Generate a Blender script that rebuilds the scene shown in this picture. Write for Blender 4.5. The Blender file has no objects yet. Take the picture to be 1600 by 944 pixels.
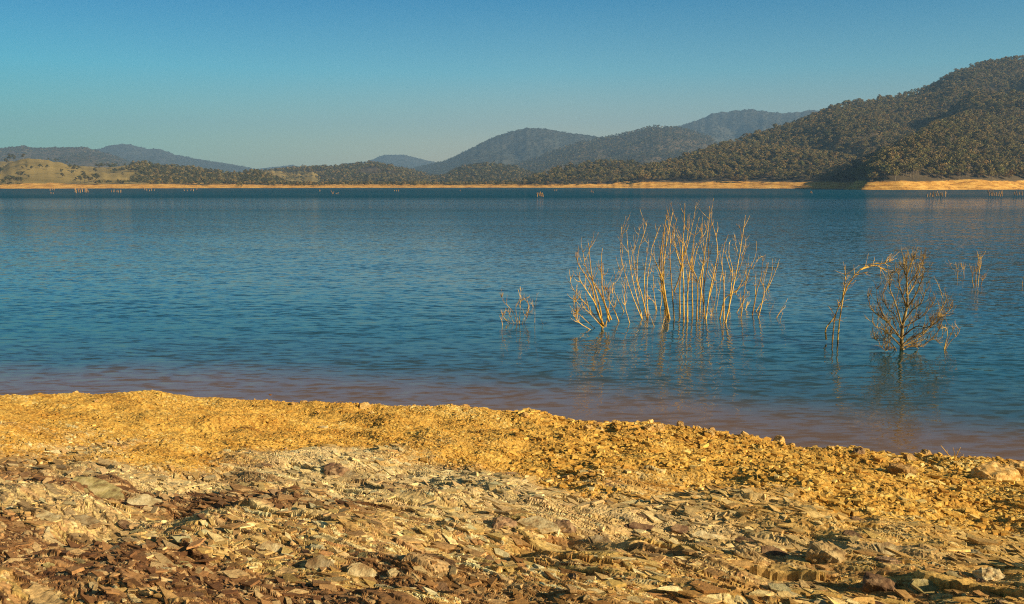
import bpy, math, random
import numpy as np
from mathutils import Vector

random.seed(7)
RNG = np.random.default_rng(11)
scene = bpy.context.scene
COL = scene.collection

# ------------------------------------------------------------------ camera
F = 1385.0; CX = 800.0; CY = 472.0; HOR = 288.0; EYE = 6.0
PITCH = math.atan((CY - HOR) / F)
cam_data = bpy.data.cameras.new('camera')
cam = bpy.data.objects.new('camera', cam_data)
COL.objects.link(cam)
cam.location = (0, 0, EYE)
cam.rotation_euler = (math.pi / 2 - PITCH, 0, 0)
cam_data.sensor_width = 36.0
cam_data.lens = 36.0 * F / 1600.0
cam_data.clip_start = 0.1
cam_data.clip_end = 60000
scene.camera = cam

# ------------------------------------------------------------------ sky, sun, exposure
SUN_EL = math.radians(25)
SUN_DIR = Vector((0.86 * math.cos(SUN_EL), -0.51 * math.cos(SUN_EL), math.sin(SUN_EL))).normalized()
world = bpy.data.worlds.new('World')
scene.world = world
world.use_nodes = True
wn = world.node_tree; wn.nodes.clear()
sky = wn.nodes.new('ShaderNodeTexSky')
sky.sky_type = 'NISHITA'; sky.sun_disc = False
sky.sun_elevation = SUN_EL
sky.sun_rotation = math.atan2(SUN_DIR.x, SUN_DIR.y)
sky.altitude = 300; sky.air_density = 1.0; sky.dust_density = 0.6; sky.ozone_density = 2.0
wtc = wn.nodes.new('ShaderNodeTexCoord')
wsep = wn.nodes.new('ShaderNodeSeparateXYZ')
wramp = wn.nodes.new('ShaderNodeValToRGB')
wmul = wn.nodes.new('ShaderNodeMix'); wmul.data_type = 'RGBA'; wmul.blend_type = 'MULTIPLY'
wmul.inputs[0].default_value = 1.0
bg = wn.nodes.new('ShaderNodeBackground'); bg.inputs['Strength'].default_value = 0.10
wout = wn.nodes.new('ShaderNodeOutputWorld')
el = wramp.color_ramp.elements
SKY_TINT = [(0.0, (0.80, 0.54, 0.38, 1)), (0.045, (0.74, 0.60, 0.43, 1)), (0.12, (0.28, 0.64, 0.64, 1)), (0.20, (0.030, 0.44, 0.60, 1)), (0.34, (0.14, 0.32, 0.32, 1)), (0.7, (0.20, 0.20, 0.17, 1))]
el[0].position, el[0].color = SKY_TINT[0]
el[1].position, el[1].color = SKY_TINT[-1]
for p, c in SKY_TINT[1:-1]:
    e = el.new(p); e.color = c
L = wn.links.new
L(wtc.outputs['Generated'], wsep.inputs[0]); L(wsep.outputs['Z'], wramp.inputs[0])
L(sky.outputs[0], wmul.inputs[6]); L(wramp.outputs[0], wmul.inputs[7])
side = wn.nodes.new('ShaderNodeMapRange'); side.inputs['From Min'].default_value = -0.55; side.inputs['From Max'].default_value = 0.05
side_mix = wn.nodes.new('ShaderNodeMix'); side_mix.data_type = 'RGBA'
side_mix.inputs[6].default_value = (0.22, 0.76, 0.84, 1); side_mix.inputs[7].default_value = (1, 1, 1, 1)
side_mul = wn.nodes.new('ShaderNodeMix'); side_mul.data_type = 'RGBA'; side_mul.blend_type = 'MULTIPLY'; side_mul.inputs[0].default_value = 1.0
L(wsep.outputs['X'], side.inputs['Value']); L(side.outputs[0], side_mix.inputs[0])
L(wmul.outputs[2], side_mul.inputs[6]); L(side_mix.outputs[2], side_mul.inputs[7])
L(side_mul.outputs[2], bg.inputs['Color']); L(bg.outputs[0], wout.inputs['Surface'])

sun_data = bpy.data.lights.new('sun', 'SUN')
sun_data.energy = 5.0; sun_data.angle = math.radians(0.5); sun_data.color = (1.0, 0.80, 0.52)
sun = bpy.data.objects.new('sun', sun_data); COL.objects.link(sun)
sun.rotation_euler = SUN_DIR.to_track_quat('Z', 'Y').to_euler()
sun.location = (50, -30, 60)

scene.view_settings.view_transform = 'Standard'
scene.view_settings.look = 'None'
scene.view_settings.gamma = 1.0
scene.view_settings.use_curve_mapping = False
scene.view_settings.exposure = 0.75
scene.render.engine = 'CYCLES'
scene.cycles.use_denoising = False
scene.cycles.max_bounces = 6
scene.cycles.diffuse_bounces = 2
scene.cycles.glossy_bounces = 3
scene.cycles.transparent_max_bounces = 8
scene.cycles.volume_bounces = 0
scene.cycles.use_adaptive_sampling = True
scene.cycles.adaptive_threshold = 0.006
scene.cycles.filter_width = 1.15

# ------------------------------------------------------------------ helpers
SP, CP = math.sin(PITCH), math.cos(PITCH)

def ray(u, v):
    a, b = (u - CX), (CY - v)
    return np.array([a, b * SP + F * CP, b * CP - F * SP])

def at(u, v, y):                     # world point on that sight line at depth y
    d = ray(u, v)
    return np.array([0, 0, EYE]) + d * (y / d[1])

def on_z(u, v, z=0.0):
    d = ray(u, v)
    return np.array([0, 0, EYE]) + d * ((z - EYE) / d[2])

def tag(o, label=None, cat=None, group=None, kind=None):
    if label: o['label'] = label
    if cat: o['category'] = cat
    if group: o['group'] = group
    if kind: o['kind'] = kind
    return o

def mesh_obj(name, verts, faces, mat=None, parent=None, smooth=False, colors=None, loops=None):
    me = bpy.data.meshes.new(name)
    me.from_pydata([tuple(map(float, v)) for v in verts], [], faces)
    me.update()
    return finish(name, me, mat, parent, smooth, colors)

def finish(name, me, mat=None, parent=None, smooth=False, colors=None):
    if mat: me.materials.append(mat)
    if smooth: me.polygons.foreach_set('use_smooth', [True] * len(me.polygons))
    if colors is not None:
        ca = me.color_attributes.new('tone', 'FLOAT_COLOR', 'POINT')
        c4 = np.ones((len(colors), 4), dtype=np.float32); c4[:, :3] = colors
        ca.data.foreach_set('color', c4.ravel())
    o = bpy.data.objects.new(name, me)
    COL.objects.link(o)
    if parent: o.parent = parent
    return o

def quads_mesh(name, V, Q):          # fast numpy mesh of quads (or tris)
    me = bpy.data.meshes.new(name)
    n = Q.shape[1]
    me.vertices.add(len(V)); me.vertices.foreach_set('co', V.astype(np.float32).ravel())
    me.loops.add(Q.size); me.loops.foreach_set('vertex_index', Q.astype(np.int32).ravel())
    me.polygons.add(len(Q))
    me.polygons.foreach_set('loop_start', np.arange(0, Q.size, n, dtype=np.int32))
    me.polygons.foreach_set('loop_total', np.full(len(Q), n, dtype=np.int32))
    me.update(calc_edges=True); me.validate()
    me.shade_flat()
    return me

def grid_quads(nr, nc, wrap=False):
    i = np.arange(nr - 1)[:, None]; j = np.arange(nc if wrap else nc - 1)[None, :]
    j2 = (j + 1) % nc
    a = i * nc + j; b = i * nc + j2; c = (i + 1) * nc + j2; d = (i + 1) * nc + j
    return np.stack([a + 0 * j, b + 0 * j, c + 0 * j, d + 0 * j], -1).reshape(-1, 4)

# hashing and noise on arrays
def hsh(ix, iy, s=0):
    h = (ix.astype(np.int64) * 374761393 + iy.astype(np.int64) * 668265263 + int(s) * 974634777) & 0xffffffff
    h = ((h ^ (h >> 13)) * 1274126177) & 0xffffffff
    h = (h ^ (h >> 16)) & 0xffffffff
    h = (h * 2246822519) & 0xffffffff
    h = h ^ (h >> 15)
    return (h & 0xffffff) / float(0xffffff)

def vnoise(x, y, s=0):
    ix = np.floor(x); iy = np.floor(y); fx = x - ix; fy = y - iy
    ix = ix.astype(np.int64); iy = iy.astype(np.int64)
    ux = fx * fx * fx * (fx * (fx * 6 - 15) + 10); uy = fy * fy * fy * (fy * (fy * 6 - 15) + 10)
    def g(a, b, dx, dy):
        t = hsh(a, b, s) * 2 * np.pi
        return np.cos(t) * dx + np.sin(t) * dy
    n00 = g(ix, iy, fx, fy); n10 = g(ix + 1, iy, fx - 1, fy)
    n01 = g(ix, iy + 1, fx, fy - 1); n11 = g(ix + 1, iy + 1, fx - 1, fy - 1)
    return ((n00 * (1 - ux) + n10 * ux) * (1 - uy) + (n01 * (1 - ux) + n11 * ux) * uy) * 1.4

def fbm(x, y, o=4, s=0, gain=0.5):
    r = 0; a = 1; f = 1
    for k in range(o):
        r = r + a * vnoise(x * f + 17.3 * k, y * f - 9.1 * k, s + k); a *= gain; f *= 2.03
    return r

def sstep(a, b, x):
    t = np.clip((x - a) / (b - a), 0, 1)
    return t * t * (3 - 2 * t)

# ------------------------------------------------------------------ materials
def new_mat(name, rough=0.9, spec=0.2):
    m = bpy.data.materials.new(name); m.use_nodes = True
    b = m.node_tree.nodes['Principled BSDF']
    b.inputs['Roughness'].default_value = rough
    b.inputs['Specular IOR Level'].default_value = spec
    return m, m.node_tree, b

def nd(nt, kind, **kw):
    n = nt.nodes.new(kind)
    for k, v in kw.items(): setattr(n, k, v)
    return n

def noise_node(nt, scale, detail=4, rough=0.6, vec=None):
    n = nd(nt, 'ShaderNodeTexNoise')
    n.inputs['Scale'].default_value = scale; n.inputs['Detail'].default_value = detail
    n.inputs['Roughness'].default_value = rough
    if vec is not None: nt.links.new(vec, n.inputs['Vector'])
    return n

def ramp_node(nt, stops, fac=None):
    r = nd(nt, 'ShaderNodeValToRGB'); e = r.color_ramp.elements
    def c4(c): return (c[0], c[1], c[2], 1) if hasattr(c, '__len__') else (c, c, c, 1)
    e[0].position, e[0].color = stops[0][0], c4(stops[0][1])
    e[1].position, e[1].color = stops[-1][0], c4(stops[-1][1])
    for p, c in stops[1:-1]:
        x = e.new(p); x.color = c4(c)
    if fac is not None: nt.links.new(fac, r.inputs[0])
    return r

def mix_node(nt, a, b, fac, blend='MIX'):
    m = nd(nt, 'ShaderNodeMix', data_type='RGBA', blend_type=blend)
    for sock, v in ((m.inputs[6], a), (m.inputs[7], b), (m.inputs[0], fac)):
        if isinstance(v, (int, float)): sock.default_value = v
        elif isinstance(v, tuple): sock.default_value = (*v, 1)
        else: nt.links.new(v, sock)
    return m

def rock_ground_material():
    m, nt, b = new_mat('shale_ground', 0.88, 0.25)
    at_ = nd(nt, 'ShaderNodeAttribute', attribute_name='tone')
    geo = nd(nt, 'ShaderNodeNewGeometry')
    n1 = noise_node(nt, 26, 6, 0.7, geo.outputs['Position'])
    r1 = ramp_node(nt, [(0.32, 0.42), (0.45, 0.85), (0.55, 1.05), (0.68, 1.35)], n1.outputs[0])
    mx = mix_node(nt, at_.outputs['Color'], r1.outputs[0], 1.0, 'MULTIPLY')
    nt.links.new(mx.outputs[2], b.inputs['Base Color'])
    n2 = noise_node(nt, 60, 5, 0.7, geo.outputs['Position'])
    bp = nd(nt, 'ShaderNodeBump'); bp.inputs['Strength'].default_value = 0.5; bp.inputs['Distance'].default_value = 0.012
    nt.links.new(n2.outputs[0], bp.inputs['Height']); nt.links.new(bp.outputs[0], b.inputs['Normal'])
    return m

def stone_material(name, cols, scale=9.0, objrand=True):
    m, nt, b = new_mat(name, 0.85, 0.25)
    geo = nd(nt, 'ShaderNodeNewGeometry')
    n1 = noise_node(nt, scale, 6, 0.65, geo.outputs['Position'])
    r1 = ramp_node(nt, [(0.36, cols[0]), (0.5, cols[1]), (0.62, cols[2])], n1.outputs[0])
    oi = nd(nt, 'ShaderNodeObjectInfo')
    r2 = ramp_node(nt, [(0.0, (0.6, 0.55, 0.52)), (0.5, (0.95, 0.95, 0.9)), (1.0, (1.25, 1.25, 1.2))], oi.outputs['Random'])
    mx = mix_node(nt, r1.outputs[0], r2.outputs[0], 1.0, 'MULTIPLY')
    nt.links.new(mx.outputs[2], b.inputs['Base Color'])
    n2 = noise_node(nt, 45, 6, 0.7, geo.outputs['Position'])
    bp = nd(nt, 'ShaderNodeBump'); bp.inputs['Strength'].default_value = 0.6; bp.inputs['Distance'].default_value = 0.015
    nt.links.new(n2.outputs[0], bp.inputs['Height']); nt.links.new(bp.outputs[0], b.inputs['Normal'])
    return m

def attr_material(name, rough=0.9, spec=0.15, hue=None):
    m, nt, b = new_mat(name, rough, spec)
    at_ = nd(nt, 'ShaderNodeAttribute', attribute_name='tone')
    if hue:
        oi = nd(nt, 'ShaderNodeObjectInfo')
        r = ramp_node(nt, hue, oi.outputs['Random'])
        mx = mix_node(nt, at_.outputs['Color'], r.outputs[0], 1.0, 'MULTIPLY')
        nt.links.new(mx.outputs[2], b.inputs['Base Color'])
    else:
        nt.links.new(at_.outputs['Color'], b.inputs['Base Color'])
    return m

def hill_material(name, beach_z, upper, upper2, beach=((0.20, 0.10, 0.025), (0.66, 0.34, 0.065), (0.80, 0.50, 0.13)), nscale=0.02):
    m, nt, b = new_mat(name, 0.95, 0.1)
    geo = nd(nt, 'ShaderNodeNewGeometry')
    sep = nd(nt, 'ShaderNodeSeparateXYZ'); nt.links.new(geo.outputs['Position'], sep.inputs[0])
    nb = noise_node(nt, 0.008, 6, 0.7, geo.outputs['Position'])
    ad = nd(nt, 'ShaderNodeMath', operation='MULTIPLY_ADD'); ad.inputs[1].default_value = 14.0; 
    nt.links.new(nb.outputs[0], ad.inputs[0]); nt.links.new(sep.outputs['Z'], ad.inputs[2])
    mr = nd(nt, 'ShaderNodeMapRange'); mr.inputs['From Min'].default_value = beach_z + 6.4; mr.inputs['From Max'].default_value = beach_z + 7.4
    nt.links.new(ad.outputs[0], mr.inputs['Value'])
    mp = nd(nt, 'ShaderNodeMapping'); mp.inputs['Scale'].default_value = (1, 1, 9)
    nt.links.new(geo.outputs['Position'], mp.inputs[0])
    n1 = noise_node(nt, 0.06, 9, 0.8, mp.outputs[0])
    bc = ramp_node(nt, [(0.38, beach[0]), (0.5, beach[1]), (0.6, beach[2])], n1.outputs[0])
    n2 = noise_node(nt, nscale, 7, 0.7, geo.outputs['Position'])
    uc = ramp_node(nt, [(0.35, upper), (0.65, upper2)], n2.outputs[0])
    mx = mix_node(nt, bc.outputs[0], uc.outputs[0], mr.outputs[0])
    nt.links.new(mx.outputs[2], b.inputs['Base Color'])
    bp = nd(nt, 'ShaderNodeBump'); bp.inputs['Strength'].default_value = 0.8; bp.inputs['Distance'].default_value = 2.0
    nt.links.new(n1.outputs[0], bp.inputs['Height']); nt.links.new(bp.outputs[0], b.inputs['Normal'])
    return m

def water_material():
    m, nt, b = new_mat('lake_water', 0.06, 0.42)
    b.inputs['IOR'].default_value = 1.333
    geo = nd(nt, 'ShaderNodeNewGeometry')
    sh = nd(nt, 'ShaderNodeAttribute', attribute_name='shore')
    # sediment stirred up along the bank
    ns = noise_node(nt, 0.35, 3, 0.5, geo.outputs['Position'])
    ad = nd(nt, 'ShaderNodeMath', operation='MULTIPLY_ADD'); ad.inputs[1].default_value = 2.2
    nt.links.new(ns.outputs[0], ad.inputs[0]); nt.links.new(sh.outputs['Fac'], ad.inputs[2])
    cr = nd(nt, 'ShaderNodeMapRange'); cr.inputs['From Min'].default_value = 0; cr.inputs['From Max'].default_value = 30
    nt.links.new(ad.outputs[0], cr.inputs['Value'])
    col = ramp_node(nt, WATER_COL, cr.outputs[0])
    nt.links.new(col.outputs[0], b.inputs['Base Color'])
    # ripples: slopes taken from noise so that far water keeps its roughness
    def slopes(sx, sy, detail, rot, rough=0.55):
        mp = nd(nt, 'ShaderNodeMapping'); mp.inputs['Scale'].default_value = (sx, sy, 1); mp.inputs['Rotation'].default_value = (0, 0, rot)
        nt.links.new(geo.outputs['Position'], mp.inputs[0])
        n = noise_node(nt, 1.0, detail, rough, mp.outputs[0])
        sub = nd(nt, 'ShaderNodeVectorMath', operation='SUBTRACT'); sub.inputs[1].default_value = (0.5, 0.5, 0.5)
        nt.links.new(n.outputs['Color'], sub.inputs[0])
        return sub.outputs[0]
    def scaled(v, s):
        sc = nd(nt, 'ShaderNodeVectorMath', operation='MULTIPLY'); sc.inputs[1].default_value = s
        nt.links.new(v, sc.inputs[0]); return sc.outputs[0]
    def add(a, c):
        n = nd(nt, 'ShaderNodeVectorMath', operation='ADD'); nt.links.new(a, n.inputs[0]); nt.links.new(c, n.inputs[1]); return n.outputs[0]
    fine = scaled(slopes(1.9, 5.0, 2, -0.42), (0.16, 0.60, 0))
    mid = add(scaled(slopes(1.0, 3.2, 2, -0.30), (0.08, 0.40, 0)), scaled(slopes(0.30, 2.2, 2, 0.05), (0.04, 0.24, 0)))
    long_ = scaled(slopes(0.05, 0.32, 2, 0.03), (0.03, 0.13, 0))
    tot = add(add(fine, mid), long_)
    # wind patches
    mpp = nd(nt, 'ShaderNodeMapping'); mpp.inputs['Scale'].default_value = (0.006, 0.03, 1)
    nt.links.new(geo.outputs['Position'], mpp.inputs[0])
    np_ = noise_node(nt, 1.0, 4, 0.6, mpp.outputs[0])
    sep = nd(nt, 'ShaderNodeSeparateXYZ'); nt.links.new(geo.outputs['Position'], sep.inputs[0])
    lg = nd(nt, 'ShaderNodeMath', operation='LOGARITHM'); lg.inputs[1].default_value = 10
    mxm = nd(nt, 'ShaderNodeMath', operation='MAXIMUM'); mxm.inputs[1].default_value = 1
    nt.links.new(sep.outputs['Y'], mxm.inputs[0]); nt.links.new(mxm.outputs[0], lg.inputs[0])
    jit = nd(nt, 'ShaderNodeMath', operation='MULTIPLY_ADD'); jit.inputs[1].default_value = 0.10
    nt.links.new(np_.outputs[0], jit.inputs[0]); nt.links.new(lg.outputs[0], jit.inputs[2])
    div = nd(nt, 'ShaderNodeMath', operation='DIVIDE'); div.inputs[1].default_value = 4.0
    nt.links.new(jit.outputs[0], div.inputs[0])
    wind = ramp_node(nt, WIND, div.outputs[0])
    pr = ramp_node(nt, [(0.3, 0.75), (0.7, 1.25)], np_.outputs[0])
    wm = mix_node(nt, wind.outputs[0], pr.outputs[0], 1.0, 'MULTIPLY')
    # wavelets lean towards this shore: their near faces are the steeper ones
    ts = nd(nt, 'ShaderNodeSeparateXYZ'); nt.links.new(tot, ts.inputs[0])
    ab = nd(nt, 'ShaderNodeMath', operation='ABSOLUTE'); nt.links.new(ts.outputs['Y'], ab.inputs[0])
    m1 = nd(nt, 'ShaderNodeMath', operation='MULTIPLY'); m1.inputs[1].default_value = -0.45; nt.links.new(ab.outputs[0], m1.inputs[0])
    m2 = nd(nt, 'ShaderNodeMath', operation='MULTIPLY_ADD'); m2.inputs[1].default_value = 0.65; nt.links.new(ts.outputs['Y'], m2.inputs[0]); nt.links.new(m1.outputs[0], m2.inputs[2])
    tc = nd(nt, 'ShaderNodeCombineXYZ'); nt.links.new(ts.outputs['X'], tc.inputs['X']); nt.links.new(m2.outputs[0], tc.inputs['Y'])
    fin = nd(nt, 'ShaderNodeVectorMath', operation='MULTIPLY'); nt.links.new(tc.outputs[0], fin.inputs[0]); nt.links.new(wm.outputs[2], fin.inputs[1])
    up = nd(nt, 'ShaderNodeVectorMath', operation='ADD'); up.inputs[1].default_value = (0, 0, 1)
    nt.links.new(fin.outputs[0], up.inputs[0])
    nrm = nd(nt, 'ShaderNodeVectorMath', operation='NORMALIZE'); nt.links.new(up.outputs[0], nrm.inputs[0])
    nt.nodes.remove(b)
    dif = nd(nt, 'ShaderNodeBsdfDiffuse'); nt.links.new(col.outputs[0], dif.inputs['Color'])
    glo = nd(nt, 'ShaderNodeBsdfGlossy'); glo.inputs['Roughness'].default_value = 0.04
    glo.inputs['Color'].default_value = (1, 1, 1, 1)
    nt.links.new(nrm.outputs[0], glo.inputs['Normal'])
    fr = nd(nt, 'ShaderNodeFresnel'); fr.inputs['IOR'].default_value = 1.333; nt.links.new(nrm.outputs[0], fr.inputs['Normal'])
    # wind-roughened patches show steeper wave faces and so mirror less of the sky
    k = ramp_node(nt, MIRROR, div.outputs[0])
    kf = nd(nt, 'ShaderNodeMath', operation='MULTIPLY'); nt.links.new(fr.outputs[0], kf.inputs[0]); nt.links.new(k.outputs[0], kf.inputs[1])
    ms = nd(nt, 'ShaderNodeMixShader'); nt.links.new(kf.outputs[0], ms.inputs[0]); nt.links.new(dif.outputs[0], ms.inputs[1]); nt.links.new(glo.outputs[0], ms.inputs[2])
    nt.links.new(ms.outputs[0], nt.nodes['Material Output'].inputs['Surface'])
    return m

MIRROR = [(0.0, 0.27), (0.355, 0.30), (0.41, 0.44), (0.455, 0.60), (0.50, 0.62), (0.55, 0.55), (0.59, 0.42), (0.605, 0.64), (0.640, 0.60), (0.668, 0.10), (0.70, 0.18), (0.74, 0.11), (0.8, 0.10)]
# positions along the ramp are log10(distance)/4
WIND = [(0.0, 0.8), (0.33, 0.95), (0.40, 1.0), (0.50, 1.6), (0.585, 2.2), (0.60, 3.0), (0.645, 3.0), (0.655, 3.4), (0.8, 3.0)]
WATER_COL = [(0.0, (0.22, 0.115, 0.045)), (0.13, (0.165, 0.090, 0.038)), (0.23, (0.035, 0.055, 0.045)), (0.45, (0.005, 0.046, 0.052)), (1.0, (0.003, 0.062, 0.115))]

# ------------------------------------------------------------------ the near bank
EDGE = [(-400, 618), (-200, 620), (0, 621), (60, 619), (130, 616), (190, 621), (260, 617), (330, 620), (400, 624), (480, 630), (560, 636), (640, 636), (700, 641), (800, 646),
        (900, 656), (1000, 663), (1100, 674), (1200, 690), (1300, 705), (1400, 713), (1500, 722), (1600, 731), (1800, 757)]
_e = np.array([on_z(u, v, 0.12)[:2] for u, v in EDGE])
def y_shore(x):
    r = np.interp(x, _e[:, 0], _e[:, 1])
    r = np.where(x > _e[-1, 0], _e[-1, 1] - 0.45 * (x - _e[-1, 0]), r)
    return np.where(x < _e[0, 0], _e[0, 1] - 0.05 * (x - _e[0, 0]) * -1, r)
BANK_TOP = EYE - 1.62
SD = np.array([0.80, -0.60]); SN = np.array([0.60, 0.80])     # strike of the beds and its normal

def bank_base(x, y):
    ys = y_shore(x)
    q = y / ys
    z = BANK_TOP * (1 - q)
    z = np.where(y < 0, BANK_TOP + 0.10 * -y, z)
    under = -0.22 * (y - ys)
    z = np.where(y > ys, np.maximum(under, -4.0), z)
    # the last metre before the water falls off in a low lip
    z = z + 0.16 * np.exp(-((ys - 0.9 - y) / 0.8) ** 2)
    land = sstep(-0.5, 1.5, ys - y)
    z = z + land * (0.16 * fbm(x * 0.35, y * 0.35, 3, 3) + 0.10 * fbm(x * 0.9 + 5, y * 0.9, 3, 8))
    # dipping beds of rock: long ledges on the slope
    s = x * SD[0] + y * SD[1]; c = x * SN[0] + y * SN[1]
    cw = c + 0.35 * fbm(s * 0.35, c * 0.5, 3, 21)
    outc = outcrop(x, y, ys)
    for per, amp, sd in ((1.3, 0.10, 31), (0.47, 0.03, 37)):
        k = cw / per + 0.4 * vnoise(s * 0.25, c * 0.2, sd)
        fr = k - np.floor(k)
        a = amp * (0.35 + 1.1 * hsh(np.floor(k).astype(np.int64), np.floor(s / 1.9 + 3 * hsh(np.floor(k).astype(np.int64), np.zeros(k.shape, np.int64), 5)).astype(np.int64), sd))
        z = z + outc * a * (sstep(0.0, 0.24, fr) * (1 - fr) - 0.4)
    return z

def outcrop(x, y, ys):
    ds = ys - y
    n = fbm(x * 0.28, y * 0.28, 3, 55)
    m = sstep(8.0, 12.5, ds + 3.0 * n - np.where(x > 0, 0.42, 0.05) * x)
    return m * np.where(y > -2, 1, 0)

def blocks(x, y, w, ln, seed):
    """Beds of rock along the strike, each cut by joints into blocks."""
    s = x * SD[0] + y * SD[1]; c = x * SN[0] + y * SN[1]
    c = c + 0.35 * w * vnoise(s / ln * 0.7, c / w * 0.3, seed + 20) + 0.16 * fbm(s * 0.5, c * 0.5, 2, 88)
    row0 = np.floor(c / w); fr0 = c / w - row0
    edge = 0.25 + 0.5 * hsh(row0.astype(np.int64), row0.astype(np.int64) * 0, seed + 9)     # beds of uneven thickness
    half = (fr0 > edge)
    row = (row0 * 2 + half).astype(np.int64)
    lo = np.where(half, edge, 0.0); hi = np.where(half, 1.0, edge)
    fr = (fr0 - lo) / (hi - lo)
    q = s / ln * (0.6 + 0.9 * hsh(row, row * 0, seed + 8)) + 7.7 * hsh(row, row * 0, seed + 7) + (0.5 * fr - 0.25) * w / ln * (hsh(row, row * 0, seed + 6) - 0.3) * 3
    q = q + 0.55 * vnoise(q * 0.8, row * 3.7 + 0.5, seed + 4)
    col0 = np.floor(q); fq0 = q - col0
    e2 = 0.2 + 0.6 * hsh(col0.astype(np.int64), row, seed + 5)
    h2 = fq0 > e2
    col = (col0 * 2 + h2).astype(np.int64)
    fq = (fq0 - np.where(h2, e2, 0)) / (np.where(h2, 1, e2) - np.where(h2, e2, 0))
    return row, col, fr, fq, (hi - lo) * w

def shards(x, y, ys):
    """Layered shale in place: blocks of three sizes lie over one another; returns height and colour indices."""
    out = outcrop(x, y, ys)
    ds = ys - y
    wx = x + 0.010 * vnoise(x * 22, y * 22, 95) + 0.018 * vnoise(x * 9, y * 9, 91) + 0.03 * vnoise(x * 2.5, y * 2.5, 93); wy = y + 0.008 * vnoise(x * 22, y * 22, 96) + 0.016 * vnoise(x * 9 + 9, y * 9, 92)
    H = np.full(x.shape, -9.0); R = np.zeros_like(x); G = np.zeros_like(x)
    for (w, ln, amp, seed, prob) in ((0.50, 1.3, 0.050, 101, 0.30), (0.21, 0.58, 0.034, 111, 0.5), (0.10, 0.28, 0.022, 121, 0.75), (0.055, 0.125, 0.010, 131, 1.0)):
        row, col, fr, fq, ww = blocks(wx, wy, w, ln, seed)
        r1 = hsh(row, col, seed + 2); r2 = hsh(row, col, seed + 3) - 0.5; r3 = hsh(row, col, seed + 4); r4 = hsh(col, row, seed + 1)
        h = amp * (r1 - 0.45) + ww * (0.10 + 0.30 * r3) * (0.5 - fr) + r2 * 0.10 * ln * (fq - 0.5) * 0.6
        gap = np.minimum(np.minimum(fr, 1 - fr) * ww, np.minimum(fq, 1 - fq) * ln * 0.5)
        h = h - amp * 0.55 * (1 - sstep(0.0, 0.008 + 0.02 * w, gap))
        keep = r4 < prob * (0.12 + 0.88 * out if w > 0.1 else 1.0)
        h = np.where(keep, h, -1.0)
        sel = h > H
        H = np.where(sel, h, H); R = np.where(sel, hsh(row, col, seed + 16), R); G = np.where(sel, hsh(col, row, seed + 17), G)
    soilamp = 0.55 + 0.45 * out
    h = np.clip(H, -0.03, 0.2) * soilamp
    crumb = np.abs(vnoise(x * 7, y * 7, 141)) * 0.035 + np.abs(vnoise(x * 16, y * 16, 142)) * 0.020
    h = h + (1 - out) * crumb + 0.006 * vnoise(x * 14, y * 14, 131) + 0.003 * vnoise(x * 33, y * 33, 132)
    return h, R, G, out

def pal(stops, t):
    p = np.array([a for a, _ in stops]); c = np.array([b for _, b in stops])
    return np.stack([np.interp(t, p, c[:, k]) for k in range(3)], -1)

SHALE = [(0.0, (0.13, 0.070, 0.035)), (0.12, (0.27, 0.15, 0.065)), (0.30, (0.42, 0.27, 0.11)), (0.48, (0.47, 0.37, 0.16)), (0.62, (0.56, 0.42, 0.22)),
         (0.72, (0.42, 0.23, 0.12)), (0.84, (0.66, 0.56, 0.34)), (0.94, (0.80, 0.74, 0.55)), (1.0, (0.45, 0.45, 0.36))]
GOLD = [(0.0, (0.34, 0.17, 0.045)), (0.25, (0.50, 0.29, 0.08)), (0.6, (0.60, 0.38, 0.12)), (0.9, (0.68, 0.48, 0.18)), (1.0, (0.74, 0.62, 0.38))]
DARK = [(0.0, (0.09, 0.045, 0.030)), (0.4, (0.19, 0.095, 0.055)), (0.75, (0.34, 0.20, 0.11)), (1.0, (0.56, 0.44, 0.28))]

def bank_color(x, y, ys, R, G, out):
    ds = ys - y
    s = x * SD[0] + y * SD[1]; c = x * SN[0] + y * SN[1]
    big = fbm(s * 0.18, c * 1.3, 4, 71)                       # bands along the beds
    cs = pal(SHALE, np.clip(R + 0.18 * big, 0, 1)); cg = pal(GOLD, np.clip(0.15 + 0.75 * G + 0.25 * big, 0, 1)); cd = pal(DARK, R)
    # whitish belt where the outcrop starts, brown purple rock close to the viewer on the left
    pale = np.exp(-((ds - 11.6 - 0.1 * x + 2 * big) / np.where(x < 0, 2.8, 1.6)) ** 2) * out
    cs = cs * (1 - 0.6 * pale[..., None]) + np.array([0.72, 0.64, 0.46]) * 0.6 * pale[..., None]
    dark = sstep(0.10, 0.55, big * 1.3 + sstep(15.0, 18.5, ds - 0.25 * x) * 0.72 - 0.12 * x - 0.38) * sstep(10, 14, ds)
    dark = np.clip(dark, 0, 0.9)[..., None]
    cs = cs * (1 - dark) + cd * dark
    soil = (sstep(0.15, 0.75, out + 0.5 * (G - 0.5)) * (1 - 0.55 * sstep(-1, 5, x + 2 * big)))[..., None]
    col = cg * (1 - soil) + cs * soil
    wet = (1 - sstep(0.0, 0.35, ds))[..., None]
    col = col * (1 - 0.5 * wet) + np.array([0.20, 0.085, 0.03]) * 0.5 * wet
    col = col * (1 - soil * (1 - np.array([1.16, 1.05, 0.76]))) * (1 - (1 - soil) * (1 - np.array([1.03, 0.965, 0.62])))
    return np.clip(col, 0.01, 0.8)

def surf(x, y):
    x = np.asarray(x, float); y = np.asarray(y, float)
    ys = y_shore(x)
    h, R, G, o = shards(x, y, ys)
    lim = sstep(-0.6, 0.3, ys - y)
    return bank_base(x, y) + h * lim

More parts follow.
